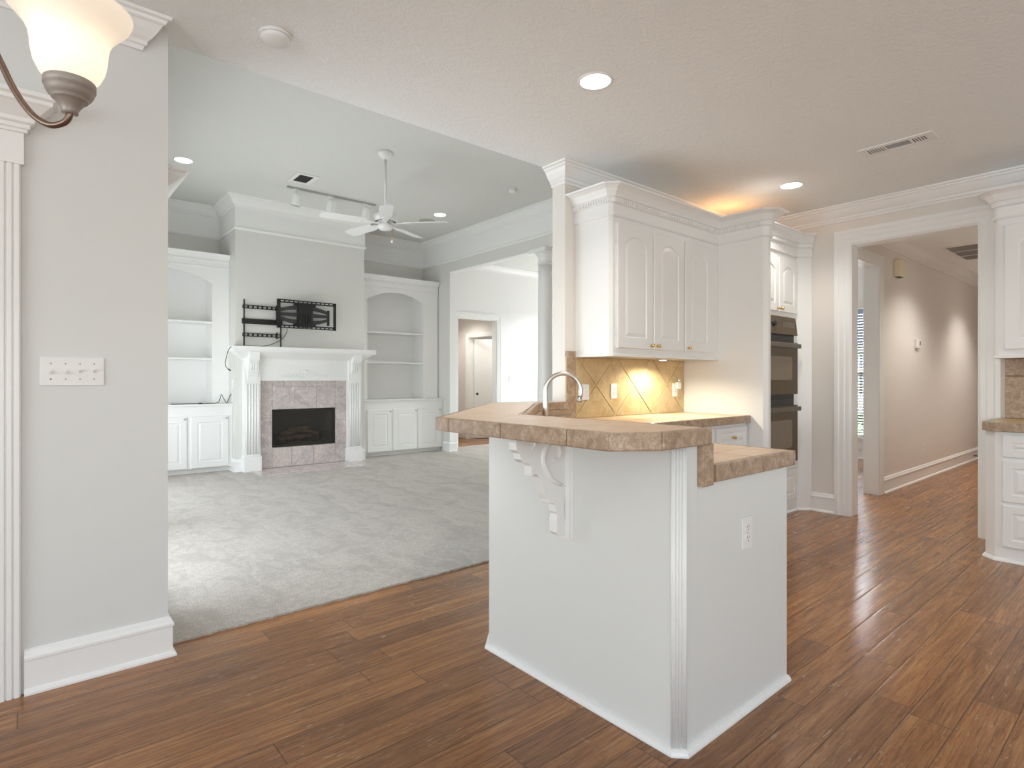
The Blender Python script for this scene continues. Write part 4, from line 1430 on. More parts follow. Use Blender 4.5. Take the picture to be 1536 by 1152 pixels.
for s in (-1, 1):
    for cu, cv, r0, r1, a0, a1, th in ((0.075, 0.060, 0.045, 0.010, -60, 300, 0.009), (0.155, 0.042, 0.036, 0.008, -40, 320, 0.008), (0.225, 0.030, 0.026, 0.007, -30, 300, 0.007), (0.29, 0.022, 0.018, 0.006, -20, 260, 0.006)):
        om.tube([om.fp(Ff, s * u, v, 0.002) for u, v in spiral(cu, cv, r0, r1, R(a0), R(a1), 18)], [th - 0.004 * i / 18 for i in range(19)], 6)
    om.tube([om.fp(Ff, s * u, v, 0.0) for u, v in ((0.02, 0.006), (0.10, 0.010), (0.20, 0.008), (0.30, 0.004), (0.40, 0.006))], [0.009, 0.009, 0.008, 0.006, 0.002], 6)
    for u in (0.11, 0.19, 0.26, 0.33):
        om.tube([om.fp(Ff, s * u, 0.01, 0), om.fp(Ff, s * (u + 0.022), 0.045 - u * 0.06, 0.004), om.fp(Ff, s * (u + 0.05), 0.055 - u * 0.09, 0)], [0.004, 0.009, 0.002], 6)
for i in range(7):
    a = R(20 + 140 * i / 6)
    om.tube([om.fp(Ff, 0.012 * math.cos(a), 0.045, 0), om.fp(Ff, 0.045 * math.cos(a), 0.045 + 0.05 * math.sin(a), 0.006), om.fp(Ff, 0.062 * math.cos(a), 0.045 + 0.075 * math.sin(a), 0.0)], [0.004, 0.010, 0.004], 6)
om.lathe(om.fp(Ff, 0, 0.04, 0), (0, -1, 0), [(0.018, 0), (0.016, 0.008), (0.006, 0.013), (0.001, 0.014)], 14)
om.build("carved_ornament", M['trim'], frz)
for xa, xb in ((2.172, 2.366), (3.602, 3.796)):
    mb = MB()
    mb.box(xa, xb, 7.935, BY - 0.001, 0.0, 1.58)
    xm = (xa + xb) / 2
    for i in range(5):
        xx = xa + 0.026 + i * (xb - xa - 0.052) / 4
        mb.lathe((xx, 7.936, 0.235), (0, 0, 1), [(0.0125, 0), (0.0125, 0.93)], 12)
    mb.box(xa + 0.004, xb - 0.004, 7.928, 7.936, 0.215, 0.235)
    mb.box(xa + 0.004, xb - 0.004, 7.926, 7.936, 1.155, 1.18)
    pl = mb.build("pilaster", M['trim'], fp_)
    mb = MB()
    mb.box(xa - 0.014, xb + 0.014, 7.912, BY - 0.001, 0.0, 0.20)
    mb.box(xa - 0.009, xb + 0.009, 7.918, BY - 0.001, 0.20, 0.212)
    mb.build("plinth", M['trim'], pl, 0.003)
    # corbel: stepped S-profile
    mb = MB()
    prof = [(7.937, 1.575), (7.835, 1.575), (7.835, 1.495), (7.842, 1.478), (7.858, 1.466), (7.872, 1.470), (7.880, 1.455), (7.878, 1.40), (7.890, 1.34), (7.905, 1.315), (7.915, 1.312), (7.918, 1.29), (7.928, 1.25), (7.932, 1.20), (7.937, 1.18)]
    mb.loft([[(xm - 0.062, y, z) for y, z in prof], [(xm + 0.062, y, z) for y, z in prof]])
    mb.box(xm - 0.075, xm + 0.075, 7.905, 7.937, 1.296, 1.316)
    for dx_ in (-0.03, 0, 0.03):
        mb.tube([(xm + dx_, 7.878, 1.45), (xm + dx_, 7.877, 1.40), (xm + dx_, 7.889, 1.34)], 0.007, 6)
    mb.build("corbel", M['trim'], pl)

su = thing("fireplace_surround", (2.98, 8.03, 0), "rose grey marble tile surround framing the firebox", "fireplace surround")
mb = MB()
y0, y1 = 8.026, BY - 0.001
g = 0.0015
for (xa, xb, za, zb) in [(2.366, FX0, 0.02, 0.36), (2.366, FX0, 0.36, 0.70), (2.366, FX0, 0.70, 1.03), (2.366, FX0, 1.03, 1.205), (FX1, 3.602, 0.02, 0.29), (FX1, 3.602, 0.29, 0.63), (FX1, 3.602, 0.63, 0.93), (FX1, 3.602, 0.93, 1.205),
                         (FX0, 2.85, FZ1, 1.12), (2.85, 3.155, FZ1, 1.12), (3.155, FX1, FZ1, 1.12), (FX0, 2.70, 1.12, 1.205), (2.70, 3.0, 1.12, 1.205), (3.0, 3.30, 1.12, 1.205), (3.30, FX1, 1.12, 1.205), (FX0, 2.81, 0.02, FZ0), (2.81, 3.115, 0.02, FZ0), (3.115, FX1, 0.02, FZ0)]:
    mb.box(xa + g, xb - g, y0, y1, za + g, zb - g)
mb.build("marble_tile", M['marble'], su, 0.001)
he = MB()
for i in range(5):
    xa = 2.235 + i * 0.297
    he.box(xa + g, xa + 0.297 - g, 7.43, 7.73 - g, 0.0, 0.018)
    he.box(xa + g, xa + 0.297 - g, 7.73 + g, 7.905, 0.0, 0.018)
for i in range(4):
    he.box(2.385 + i * 0.30 + g, 2.385 + (i + 1) * 0.30 - g, 7.905, 8.025, 0.0, 0.018)
tag(he.build("hearth", M['marble'], None, 0.002), "rose marble hearth slab set flush in the carpet", "hearth")

fb = thing("firebox_insert", (2.99, 8.3, FZ0), "black metal firebox insert with smoked glass doors", "firebox")
mb = MB()
mb.box(FX0 + 0.002, FX1 - 0.002, 8.52, 8.548, FZ0 + 0.002, FZ1 - 0.002)
mb.box(FX0 + 0.002, FX0 + 0.02, 8.08, 8.52, FZ0 + 0.002, FZ1 - 0.002)
mb.box(FX1 - 0.02, FX1 - 0.002, 8.08, 8.52, FZ0 + 0.002, FZ1 - 0.002)
mb.box(FX0 + 0.02, FX1 - 0.02, 8.08, 8.52, FZ0 + 0.002, FZ0 + 0.02)
mb.box(FX0 + 0.02, FX1 - 0.02, 8.08, 8.52, FZ1 - 0.02, FZ1 - 0.002)
mb.build("lining", M['firebox'], fb)
mb = MB()
w = 0.018
mb.box(FX0 + 0.002, FX1 - 0.002, 8.035, 8.06, FZ1 - 0.03, FZ1 - 0.003)
mb.box(FX0 + 0.002, FX1 - 0.002, 8.035, 8.06, FZ0 + 0.003, FZ0 + 0.02)
mb.box(FX0 + 0.002, FX0 + w, 8.035, 8.06, FZ0 + 0.02, FZ1 - 0.03)
mb.box(FX1 - w - 0.02, FX1 - 0.002, 8.035, 8.06, FZ0 + 0.02, FZ1 - 0.03)
mb.build("door_frame", M['black'], fb, 0.002)
MB().box(FX0 + w, FX1 - w - 0.02, 8.046, 8.050, FZ0 + 0.02, FZ1 - 0.03).build("glass_door", M['smoked'], fb)
gl = thing("gas_log_set", (2.99, 8.3, FZ0 + 0.02), "charred log set lying behind the fireplace glass", "fire logs")
random.seed(5)
for (xa, ya, za, xb, yb_, zb, r) in ((2.70, 8.32, 0.39, 3.28, 8.36, 0.40, 0.045), (2.74, 8.24, 0.44, 3.05, 8.34, 0.50, 0.033), (3.28, 8.24, 0.43, 2.98, 8.36, 0.51, 0.033), (2.86, 8.30, 0.50, 3.14, 8.26, 0.53, 0.028)):
    mb = MB()
    A, B_ = Vector((xa, ya, za)), Vector((xb, yb_, zb))
    mb.tube([A.lerp(B_, i / 8) + Vector((0, random.uniform(-.008, .008), random.uniform(-.008, .008))) for i in range(9)], [r * random.uniform(.85, 1.15) for i in range(9)], 10)
    mb.build("log", M['log'], gl)
mb = MB()
for i in range(6):
    xx = 2.70 + i * 0.115
    mb.tube([(xx, 8.20, 0.36), (xx, 8.22, 0.338), (xx, 8.44, 0.338)], 0.007, 6)
for xx in (2.72, 3.26):
    for yy in (8.24, 8.42):
        mb.tube([(xx, yy, FZ0 + 0.02), (xx, yy, 0.34)], 0.007, 6)
mb.tube([(2.68, 8.24, 0.335), (3.30, 8.24, 0.335)], 0.007, 6); mb.tube([(2.68, 8.42, 0.335), (3.30, 8.42, 0.335)], 0.007, 6)
mb.build("grate", M['black'], gl)

# ---------------------------------------------------------------- bookcases and base cabinets beside the breast


def bookcase(x0, x1, oa, ob, label):
    yf = 8.35
    o = thing("bookcase", ((x0 + x1) / 2, 8.6, 0.9), label, "bookcase")
    ZT = 2.84
    # face frame with an arched opening
    arc = ploop(oa, ob, 0.9, 2.63, 0.145, 20)
    pts = [p for p in arc[2:]]
    mb = MB()
    b0 = 0.902
    F_ = ((0, yf, 0), (1, 0), (0, -1))
    mb.fbox(F_, x0, oa, b0, ZT, -0.022, 0)
    mb.fbox(F_, ob, x1, b0, ZT, -0.022, 0)
    for p, q in zip(pts, pts[1:]):
        mb.fprism(F_, [(q[0], q[1]), (p[0], p[1]), (p[0], ZT), (q[0], ZT)], -0.022, 0)
    mb.build("face_frame", M['trim'], o)
    mb = MB()
    mb.box(oa - 0.03, oa - 0.008, yf + 0.022, 8.82, b0, 2.70)
    mb.box(ob + 0.008, ob + 0.03, yf + 0.022, 8.82, b0, 2.70)
    mb.box(oa - 0.008, ob + 0.008, yf + 0.022, 8.82, 2.68, 2.70)
    mb.box(oa - 0.008, ob + 0.008, 8.74, 8.76, b0, 2.68)
    mb.build("back_panel", M['trim'], o)
    for z in (1.985, 1.50):
        MB().box(oa - 0.006, ob + 0.006, yf + 0.03, 8.738, z - 0.022, z).build("shelf", M['trim'], o, 0.002)
    prof = [(0, -0.185), (0.010, -0.185), (0.014, -0.172), (0.006, -0.165), (0.006, -0.105), (0.018, -0.10), (0.018, -0.072), (0.03, -0.066), (0.036, -0.052), (0.052, -0.028), (0.068, -0.014), (0.078, -0.01), (0.08, 0), (0, 0)]
    mb = MB().sweep([(x0, yf), (x1, yf)], prof, -1, 2.875)
    dentils(mb, [(x0, yf), (x1, yf)], -1, 2.777, 0.034, 0.02, 0.018, 0.026, 0.022)
    mb.box(x0, x1, yf, 8.84, 2.84, 2.86)
    mb.build("cornice", M['trim'], o)


def base_unit(x0, x1, bounds, label, knob_side):
    yf = 8.20
    o = thing("base_cabinet", ((x0 + x1) / 2, 8.5, 0), label, "base cabinet")
    MB().box(x0, x1, yf, 8.848, 0.075, 0.858).build("carcass", M['trim'], o)
    MB().box(x0 + 0.01, x1 - 0.01, yf + 0.07, 8.848, 0.0, 0.075).build("toe_kick", M['trim'], o)
    F_ = ((0, yf, 0), (1, 0), (0, -1))
    for a, b in bounds:
        d = panel_door(F_, a, b, 0.085, 0.745, 0.075).build("door", M['trim'], o)
        knob(F_, b - 0.03, 0.715, 0.02, M['steel'], d, 0.013)
    mb = MB().sweep([(x0, yf), (x1, yf)], [(0, 0), (0.012, 0), (0.016, 0.008), (0.016, 0.016), (0.030, 0.022), (0.034, 0.03), (0.034, 0.042), (0, 0.042)], -1, 0.858)
    mb.box(x0, x1, yf, 8.848, 0.858, 0.9)
    mb.build("cabinet_top", M['trim'], o)


bookcase(3.902, 5.405, 4.10, 5.12, "arched built-in bookcase right of the fireplace")
bookcase(0.495, 2.088, 0.86, 1.88, "arched built-in bookcase left of the fireplace")
base_unit(3.902, 5.416, [(4.02, 4.44), (4.46, 4.90), (4.925, 5.36)], "white three-door base cabinet right of the fireplace", 1)
base_unit(0.495, 2.088, [(0.62, 1.05), (1.08, 1.555), (1.60, 2.04)], "white base cabinet left of the fireplace with a cord on top", 1)

# ---------------------------------------------------------------- television mount and cords
tv = thing("television_mount", (2.8, 7.97, 1.65), "empty black television wall mount above the mantel", "television mount")
Fm = ((0, BY, 0), (1, 0), (0, -1))
mb = MB()
mb.fbox(Fm, 2.178, 2.194, 1.652, 2.275, 0.03, 0.042)
mb.build("upright_rod", M['black'], tv)
mb = MB()
mb.fbox(Fm, 2.648, 2.664, 1.652, 2.05, 0.03, 0.042)
mb.build("upright_rod", M['black'], tv)
for z in (2.185, 1.815):
    mb = MB()
    mb.fbox(Fm, 2.17, 2.67, z - 0.028, z - 0.019, 0.012, 0.03)
    mb.fbox(Fm, 2.17, 2.67, z + 0.010, z + 0.019, 0.012, 0.03)
    for i in range(9):
        u = 2.17 + 0.06 * i
        mb.fbox(Fm, u, u + 0.022, z - 0.02, z + 0.012, 0.014, 0.026)
    mb.fbox(Fm, 2.60, 2.616, z - 0.045, z + 0.04, 0.012, 0.035)
    mb.build("cross_rail", M['black'], tv, 0.001)
mb = MB()
mb.fbox(Fm, 2.165, 2.68, 1.955, 2.025, 0.0, 0.03)
mb.build("wall_rail", M['black'], tv, 0.003)
W1 = 0.15
mb = MB()
u0, u1, v0, v1 = 2.565, 3.385, 1.915, 2.30
for a, b, c_, d in ((u0, u1, v1 - 0.045, v1 - 0.028), (u0, u1, v1 - 0.012, v1), (u0, u1, v0 + 0.028, v0 + 0.045), (u0, u1, v0, v0 + 0.012), (u0, u0 + 0.045, v0, v1), (u1 - 0.035, u1, v0, v1)):
    mb.fbox(Fm, a, b, c_, d, W1, W1 + 0.02)
for i in range(13):
    u = u0 + 0.04 + i * (u1 - u0 - 0.08) / 12
    for vv in (v1 - 0.03, v0 + 0.010):
        mb.fbox(Fm, u - 0.008, u + 0.008, vv, vv + 0.02, W1 + 0.002, W1 + 0.018)
mb.build("screen_frame", M['black'], tv, 0.002)
mb = MB()
mb.fbox(Fm, 2.865, 3.06, 1.94, 2.275, 0.045, W1 - 0.004)
mb.fbox(Fm, 2.80, 3.10, 1.95, 1.985, 0.10, W1)
mb.fbox(Fm, 2.80, 3.10, 2.225, 2.265, 0.10, W1)
for i in range(5):
    mb.fbox(Fm, 2.885 + i * 0.035, 2.90 + i * 0.035, 1.95, 2.12, W1 - 0.004, W1 + 0.012)
mb.build("swivel_head", M['black'], tv, 0.003)
for s, ua, ub in ((1, 3.06, 3.31), (-1, 2.865, 2.60)):
    for k_, (va, vb) in enumerate(((2.18, 2.235), (2.085, 2.14), (1.985, 2.045))):
        bow = (0.025, 0.0, -0.025)[k_]
        mb = MB()
        rings = []
        for i in range(9):
            f = i / 8
            u = ua + (ub - ua) * f
            hh = 0.5 * (1 - 0.35 * f) * (vb - va)
            cv = (va + vb) / 2 - bow * 2.2 * f * f
            rings.append([mb.fp(Fm, u, cv - hh, 0.06), mb.fp(Fm, u, cv + hh, 0.06), mb.fp(Fm, u, cv + hh, 0.10), mb.fp(Fm, u, cv - hh, 0.10)])
        mb.loft(rings)
        mb.build("folding_arm", M['blackmid'], tv, 0.002)
for a, b, w0 in ((3.295, 3.315, 0.05), (2.60, 2.62, 0.0)):
    mb = MB()
    mb.fbox(Fm, a, b, 1.985, 2.20, w0, 0.105)
    mb.build("hinge_post", M['black'], tv, 0.002)


def smooth(pts, n=8):
    P = [Vector(p) for p in pts]
    P = [P[0] * 2 - P[1]] + P + [P[-1] * 2 - P[-2]]
    out = []
    for i in range(1, len(P) - 2):
        for k_ in range(n):
            t = k_ / n
            a, b, c_, d = P[i - 1], P[i], P[i + 1], P[i + 2]
            out.append(0.5 * (2 * b + (c_ - a) * t + (2 * a - 5 * b + 4 * c_ - d) * t * t + (3 * b - 3 * c_ + d - a) * t ** 3))
    out.append(P[-2])
    return out


cd = thing("trailing_cable", (2.3, 7.9, 1.65), "thin black cord trailing over the mantel's left end", "cord")
mb = MB()
mb.tube(smooth([(2.70, 7.90, 1.93), (2.69, 7.88, 1.86), (2.62, 7.86, 1.76), (2.50, 7.86, 1.69), (2.38, 7.87, 1.656), (2.25, 7.87, 1.655), (2.12, 7.86, 1.656), (2.02, 7.86, 1.650), (1.965, 7.87, 1.60), (1.93, 7.88, 1.46), (1.935, 7.90, 1.39), (1.975, 7.92, 1.345)]), 0.0042, 6)
mb.build("cable", M['black'], cd)
mb = MB(); mb.tube([(1.970, 7.918, 1.350), (2.00, 7.93, 1.333)], [0.009, 0.007], 8); mb.build("plug", M['black'], cd)
cd = thing("trailing_cable", (1.9, 8.3, 0.9), "black cord lying on the left base cabinet's top", "cord")
mb = MB()
mb.tube(smooth([(1.40, 8.30, 0.906), (1.65, 8.27, 0.906), (1.80, 8.25, 0.906), (1.90, 8.24, 0.910), (1.94, 8.24, 0.935), (1.965, 8.24, 1.02), (1.99, 8.24, 0.975), (2.03, 8.24, 0.912), (2.05, 8.22, 0.96), (2.07, 8.21, 1.01), (2.078, 8.20, 1.03)], 6), 0.0045, 6)
mb.build("cable", M['black'], cd)
mb = MB(); mb.tube([(1.70, 8.262, 0.908), (1.745, 8.256, 0.908)], [0.009, 0.008], 8); mb.build("plug", M['black'], cd)

# ---------------------------------------------------------------- doors and windows with classical heads


def classical_head(mb, F, u0, u1, z0, zcap, proj=0.10):
    """frieze board and cornice above an opening trim spanning u0..u1"""
    mb.fbox(F, u0, u1, z0, zcap, 0.0, 0.026)
    o_, U, W_ = F
    p = lambda u, w_: (o_[0] + U[0] * u + W_[0] * w_, o_[1] + U[1] * u + W_[1] * w_)
    prof = [(0, 0), (0.010, 0), (0.010, 0.012), (0.018, 0.016), (0.018, 0.030), (0.030, 0.036), (0.034, 0.05), (0.05, 0.068), (0.075, 0.092), (0.085, 0.098), (0.085, 0.112), (0.10, 0.118), (0.10, 0.135), (0, 0.135)]
    k_ = proj / 0.10
    path = [p(u0, 0), p(u0, 0.024), p(u1, 0.024), p(u1, 0)]
    side = 1 if (U[0] * W_[1] - U[1] * W_[0]) > 0 else -1
    b = MB().sweep(path, [(a * k_, h) for a, h in prof], side, zcap)
    n = mb.add(b.v)
    for f in b.f: mb.face([n + i for i in f])
    mb.prism([path[0], path[1], path[2], path[3]], zcap, zcap + 0.135)


def fluted_leg(mb, F, u0, u1, z1):
    mb.fbox(F, u0, u1, 0, z1, 0, 0.018)
    n = 5
    for i in range(n):
        a = u0 + (u1 - u0) * (i + 0.15) / n
        b = u0 + (u1 - u0) * (i + 0.85) / n
        mb.fbox(F, a, b, 0, z1, 0.018, 0.024)


F1 = ((0, 2.92, 0), (1, 0), (0, -1))
mb = MB()
fluted_leg(mb, F1, -0.125, -0.015, 2.045)
fluted_leg(mb, F1, -1.07, -0.96, 2.045)
classical_head(mb, F1, -1.08, -0.005, 2.045, 2.165)
mb.box(-0.135, -0.1255, 2.918, 3.052, 0, 2.039)
struct("trim_pantry_door", mb, M['trim'], "white fluted door casing with a cornice head at the left edge", "door casing", 0.0015)
o = thing("door_1", (-0.54, 2.97, 0), "closed white panelled door at the picture's left edge", "door")
o["kind"] = "structure"
Fd = ((0, 2.97, 0), (1, 0), (0, -1))
panel_door(Fd, -0.955, -0.135, 0.008, 2.03, 0.12, 0.0, 0.035).build("leaf", M['trim'], o)
knob(Fd, -0.88, 0.95, 0.035, M['brass'], o, 0.026)

FG = ((0.48, 0, 0), (0, 1), (1, 0))
for i, (a, b) in enumerate(((3.485, 5.3), (5.8, 7.6))):
    mb = MB()
    fluted_leg(mb, FG, a - 0.11, a, 2.045)
    fluted_leg(mb, FG, b, b + 0.11, 2.045)
    classical_head(mb, FG, a - 0.11, b + 0.11, 2.045, 2.145, 0.125)
    struct("trim_patio_window%s" % ("_far" if i else ""), mb, M['trim'], "white cornice-topped casing of the %s patio window" % ("farther" if i else "nearer"), "window casing", 0.0015)
    o = thing("window_%d" % (2 + i), (0.41, (a + b) / 2, 0.08), "tall patio window in the carpeted room, %s" % ("farther" if i else "nearer"), "window")
    o["kind"] = "structure"
    mb = MB()
    n = 3
    for k_ in range(n + 1):
        yy = a + 0.03 + (b - a - 0.06) * k_ / n
        mb.box(0.38, 0.43, yy - 0.03, yy + 0.03, 0.08, 2.04)
    for z in (0.10, 0.72, 1.38, 2.01):
        mb.box(0.385, 0.425, a, b, z - 0.025, z + 0.025)
    mb.build("sash", M['trim'], o)
    MB().box(0.403, 0.407, a + 0.02, b - 0.02, 0.1, 2.02).build("pane", M['glass'], o)

# breakfast / rear windows (behind the camera)
for nm, ax, c0, a, b, z0, z1, lab in ((4, 'y', -4.67, -2.8, 1.8, 0.35, 2.45, "wide breakfast room window"), (5, 'x', -4.47, -3.6, 0.4, 0.35, 2.45, "rear window of the breakfast room"), (6, 'x', -4.47, 1.7, 4.7, 0.9, 2.45, "window above the rear worktop")):
    o = thing("window_%d" % nm, (c0 if ax == 'y' else (a + b) / 2, (a + b) / 2 if ax == 'y' else c0, z0), lab, "window")
    o["kind"] = "structure"
    mb = MB()
    n = 3

    def bx(p0, p1, za, zb, t):
        if ax == 'y': mb.box(c0 - t, c0 + t, p0, p1, za, zb)
        else: mb.box(p0, p1, c0 - t, c0 + t, za, zb)
    for k_ in range(n + 1):
        q = a + 0.025 + (b - a - 0.05) * k_ / n
        bx(q - 0.025, q + 0.025, z0, z1, 0.03)
    for z in (z0 + 0.025, (z0 + z1) / 2, z1 - 0.025):
        bx(a, b, z - 0.02, z + 0.02, 0.028)
    mb.build("sash", M['trim'], o)

# dining window with blinds
o = thing("window_1", (9.85, 3.95, 0.33), "tall narrow-looking window seen past the hall jamb", "window")
o["kind"] = "structure"
WY0, WY1, WZ0, WZ1 = 3.20, 4.70, 0.33, 2.36
mb = MB()
mb.box(9.84, 9.89, WY0, WY0 + 0.04, WZ0, WZ1); mb.box(9.84, 9.89, WY1 - 0.04, WY1, WZ0, WZ1)
mb.box(9.84, 9.89, WY0, WY1, WZ0, WZ0 + 0.05); mb.box(9.84, 9.89, WY0, WY1, WZ1 - 0.04, WZ1)
mb.box(9.845, 9.885, WY0, WY1, 1.33, 1.37)
mb.build("sash", M['trim'], o)
MB().box(9.862, 9.866, WY0 + 0.02, WY1 - 0.02, WZ0 + 0.02, WZ1 - 0.02).build("pane", M['glass'], o)
FW = ((9.8, 0, 0), (0, 1), (-1, 0))
mb = casing_frame(MB(), FW, WY0, WY1, WZ1, 0.095, 0.022, WZ0 - 0.02)
mb.box(9.735, 9.84, WY0 - 0.13, WY1 + 0.13, WZ0 - 0.03, WZ0)
mb.box(9.78, 9.8, WY0 - 0.1, WY1 + 0.1, WZ0 - 0.10, WZ0 - 0.03)
struct("trim_dining_window", mb, M['trim'], "white casing and sill of the blind-covered window", "window casing")
o = thing("window_blind", (9.815, 3.95, WZ0), "white horizontal blind with open slats over the far window", "blind")
mb = MB()
nz = int((WZ1 - WZ0 - 0.10) / 0.044)
for i in range(nz):
    z = WZ0 + 0.04 + i * 0.044
    mb.loft([[(9.796, y, z - 0.0035), (9.836, y, z + 0.0035), (9.836, y, z + 0.0055), (9.796, y, z - 0.0015)] for y in (WY0 + 0.01, WY1 - 0.01)])
mb.build("slats", M['plastic'], o)
MB().box(9.795, 9.838, WY0 + 0.006, WY1 - 0.006, WZ1 - 0.05, WZ1 - 0.002).build("head_rail", M['plastic'], o)
mb = MB()
for y in (WY0 + 0.2, 3.95, WY1 - 0.2):
    mb.tube([(9.793, y, WZ0 + 0.03), (9.793, y, WZ1 - 0.04)], 0.0015, 5)
mb.build("ladder_cord", M['plastic'], o)

# open white door in the passage
o = thing("door_2", (7.05, 9.55, 0), "white passage door standing ajar behind the foyer doorway", "door")
o["kind"] = "structure"
a = R(62)
ux, uy = math.sin(a), -math.cos(a)
Fo2 = ((7.06, 9.535, 0), (ux, uy), (-uy * -1 * -1, -ux))
Fo2 = ((7.06, 9.535, 0), (ux, uy), (uy, -ux))
mb = MB(); mb.fbox(Fo2, 0.0, 0.76, 0.01, 2.05, -0.0175, 0.0175)
mb.build("leaf", M['trim'], o, 0.002)
knob(Fo2, 0.06, 0.92, 0.0175, M['black'], o, 0.026)

# front door and its glass in the foyer (outside the picture, the source of its daylight)
o = thing("door_3", (9.87, 6.9, 0.1), "glazed front door in the foyer", "door")
o["kind"] = "structure"
mb = MB()
for y in (5.73, 6.45, 7.35, 8.07):
    mb.box(9.84, 9.9, y - 0.05, y + 0.05, 0.1, 2.7)
for z in (0.15, 2.1, 2.65):
    mb.box(9.845, 9.895, 5.7, 8.1, z - 0.05, z + 0.05)
mb.build("frame", M['trim'], o)
MB().box(9.868, 9.872, 5.72, 8.08, 0.12, 2.68).build("pane", M['glass'], o)

# column in the wide opening
cx, cy = 5.49, 5.76
cl = thing("column", (cx, cy, 0), "round white column standing in the wide foyer opening", "column")
cl["kind"] = "structure"
mb = MB()
mb.lathe((cx, cy, 0.14), (0, 0, 1), [(0.112 - 0.016 * (i / 12) ** 1.6, i * 2.66 / 12) for i in range(13)], 32)
mb.build("shaft", M['trim'], cl)
mb = MB()
mb.box(cx - 0.155, cx + 0.155, cy - 0.155, cy + 0.155, 0.011, 0.07)
mb.lathe((cx, cy, 0.07), (0, 0, 1), [(0.145, 0), (0.15, 0.02), (0.145, 0.04), (0.122, 0.045), (0.118, 0.06), (0.128, 0.065), (0.128, 0.075), (0.112, 0.085)], 32)
mb.build("base", M['trim'], cl)
mb = MB()
mb.lathe((cx, cy, 2.80), (0, 0, 1), [(0.097, 0), (0.108, 0.006), (0.108, 0.02), (0.097, 0.026), (0.097, 0.10), (0.105, 0.105), (0.108, 0.12), (0.13, 0.14), (0.145, 0.15), (0.145, 0.16)], 32)
mb.box(cx - 0.155, cx + 0.155, cy - 0.155, cy + 0.155, 2.96, OPZ - 0.007)
mb.build("capital", M['trim'], cl)

# ---------------------------------------------------------------- chandelier
LX, LY = 0.041, 0.883
rx, ry = 0.7627, -0.6468
HX, HY = LX - 0.27 * rx, LY - 0.27 * ry
ch = thing("chandelier", (HX, HY, 1.5), "bronze chandelier arm with a glowing frosted bell shade, top left", "chandelier")
mb = MB()
mb.lathe((HX, HY, 1.52), (0, 0, 1), [(0.001, 0), (0.012, 0.01), (0.006, 0.022), (0.018, 0.035), (0.034, 0.06), (0.036, 0.09), (0.02, 0.12), (0.012, 0.15), (0.02, 0.18), (0.012, 0.22), (0.009, 0.30), (0.009, 0.55), (0.004, 0.56)], 20)
mb.build("hub", M['bronze'], ch)
mb = MB()
mb.tube([(HX, HY, 2.07), (HX, HY, ZK - 0.03)], 0.006, 8)
mb.build("hanging_rod", M['bronze'], ch)
mb = MB(); mb.lathe((HX, HY, ZK), (0, 0, -1), [(0.065, 0), (0.06, 0.015), (0.02, 0.03), (0.008, 0.034)], 24); mb.build("ceiling_canopy", M['bronze'], ch)
armp = [(0.0, 1.552), (-0.001, 1.541), (-0.008, 1.533), (-0.024, 1.5305), (-0.042, 1.540), (-0.058, 1.558), (-0.072, 1.581), (-0.084, 1.606), (-0.105, 1.645), (-0.14, 1.68), (-0.19, 1.69), (-0.235, 1.66), (-0.27, 1.625)]
cupp = [(0.0055, 0.0), (0.0085, 0.001), (0.0085, 0.004), (0.0105, 0.008), (0.0145, 0.014), (0.0175, 0.0165), (0.0185, 0.0172), (0.0185, 0.0185), (0.0215, 0.021), (0.0245, 0.026), (0.0250, 0.0305), (0.0265, 0.0315), (0.0265, 0.0395), (0.0255, 0.0405), (0.0245, 0.0405)]
shp = [(0.0235, 0.038), (0.0305, 0.047), (0.0355, 0.058), (0.0378, 0.070), (0.0388, 0.082), (0.0405, 0.092), (0.0450, 0.102), (0.0530, 0.112), (0.0610, 0.121), (0.0645, 0.128), (0.0650, 0.131)]
first = {}
for i in range(3):
    a = R(120 * i)
    ca, sa = math.cos(a), math.sin(a)
    dx_, dy_ = rx * ca - ry * sa, rx * sa + ry * ca
    bx_, by_ = HX + dx_ * 0.27, HY + dy_ * 0.27
    mb = MB()
    mb.tube(smooth([(bx_ + dx_ * t_, by_ + dy_ * t_, z) for t_, z in armp], 6), 0.0038, 10)
    ar = mb.build("arm", M['bronze'], ch)
    mb = MB(); mb.lathe((bx_, by_, 1.5435), (0, 0, 1), cupp, 32, False); mb.build("socket_cup", M['pewter'], ar)
    mb = MB()
    inner = [(r - 0.0022, h) for r, h in shp][::-1]
    n = 40
    rings = [[(bx_ + r * math.cos(2 * math.pi * k_ / n), by_ + r * math.sin(2 * math.pi * k_ / n), 1.5435 + h) for k_ in range(n)] for r, h in shp + inner]
    mb.loft(rings, True, False, True)
    mb.build("lamp_shade", M['shade'], ar)
    light("chandelier_bulb", 'POINT', (bx_, by_, 1.615), 0.13, (1.0, 0.90, 0.78), (0, 0, 0), 0.012)

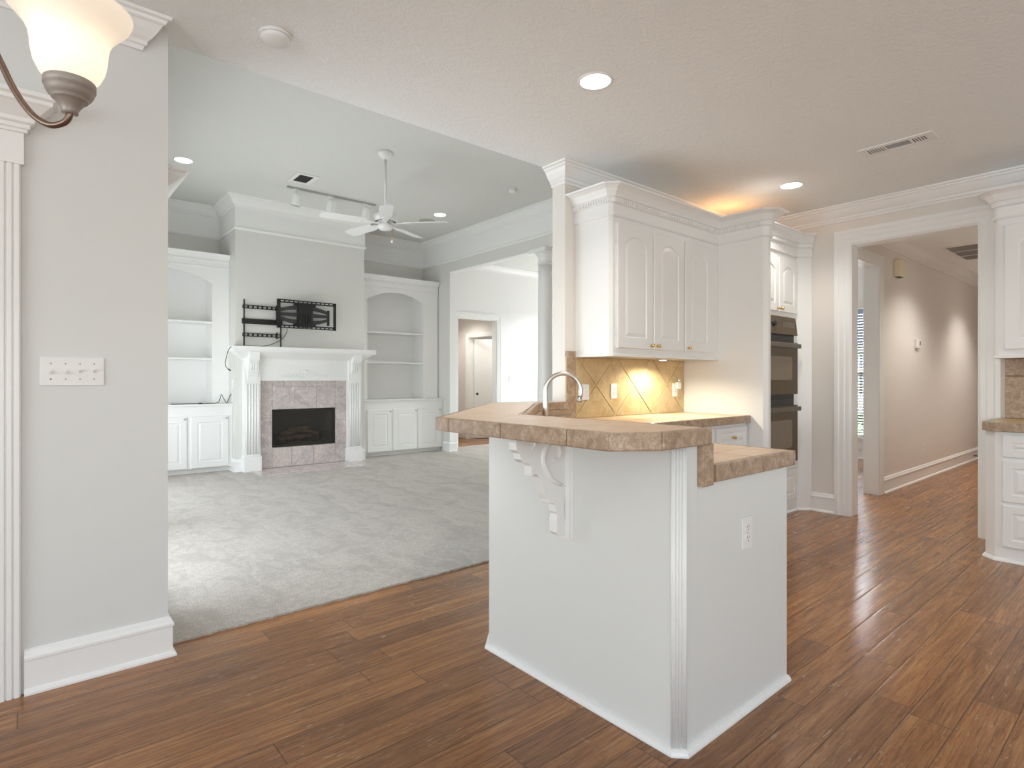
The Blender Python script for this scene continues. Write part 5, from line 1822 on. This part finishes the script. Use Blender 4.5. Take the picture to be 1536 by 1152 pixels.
# ---------------------------------------------------------------- cabinet lighting
o = thing("puck_light", (3.86, 2.70, UZ0), "small round light under the upper cabinet", "under-cabinet light")
mb = MB(); mb.lathe((3.86, 2.70, UZ0 - 0.001), (0, 0, -1), [(0.035, 0), (0.036, 0.012), (0.03, 0.014)], 24); mb.build("housing", M['plastic'], o)
mb = MB(); mb.lathe((3.86, 2.70, UZ0 - 0.012), (0, 0, -1), [(0.029, 0), (0.026, 0.004), (0.001, 0.005)], 24); mb.build("lens", M['lens'], o)
light("under_cabinet_lamp", 'SPOT', (3.86, 2.69, UZ0 - 0.03), 30, (1.0, 0.92, 0.70), (0, 0, 0), 0.03, None, 165, 0.5)
light("over_cabinet_lamp", 'POINT', (4.78, 2.66, UZ1 + 0.03), 1.5, (1.0, 0.45, 0.13), (0, 0, 0), 0.04)

# ---------------------------------------------------------------- outdoors, seen through the far window
struct("lawn", MB().box(9.95, 90, -40, 70, -0.5, -0.35), M['grass'], "green front lawn outside the far window", "lawn")
struct("pavement", MB().box(14.5, 19.5, -40, 70, -0.349, -0.335), M['concrete'], "pale driveway crossing the lawn", "driveway")
random.seed(11)


def shrub(x, y, r, h, label):
    mb = MB()
    for i in range(420):
        a = random.uniform(0, 2 * math.pi); t = random.random(); u = random.random() ** 0.4
        rr = r * u * math.sqrt(max(0.05, 1 - (t - 0.35) ** 2 * 1.6))
        p = Vector((x + rr * math.cos(a), y + rr * math.sin(a), -0.35 + h * t))
        d = Vector((random.uniform(-1, 1), random.uniform(-1, 1), random.uniform(-0.3, 1))).normalized()
        e_ = d.orthogonal().normalized()
        s = r * 0.16
        b = mb.add([p - d * s, p + e_ * s * 0.5, p + d * s, p - e_ * s * 0.5])
        mb.face([b, b + 1, b + 2, b + 3])
    tag(mb.build("shrub", M['leaf']), label, "shrub")


shrub(11.2, 3.95, 0.45, 0.75, "dark leafy shrub just outside the far window")
for i, (x, y) in enumerate(((30, 9.4), (30, 12.4), (31, 6.2))):
    shrub(x, y, 1.3, 1.9, ["shrub before the neighbouring house, middle one", "shrub before the neighbouring house, left one", "shrub before the neighbouring house, right one"][i])
o = thing("house", (42, 14, -0.35), "blue grey neighbouring house across the lawn", "house")
MB().box(40, 50, 2, 28, -0.35, 3.0).build("siding_wall", M['siding'], o)
mb = MB(); mb.box(39.6, 50.4, 1.6, 28.4, 2.9, 3.25); mb.build("eave_trim", M['trim'], o)
mb = MB(); mb.loft([[(39.4, y, 3.25), (50.6, y, 3.25), (45, y, 6.6)] for y in (1.4, 28.6)]); mb.build("roof", M['shingle'], o)
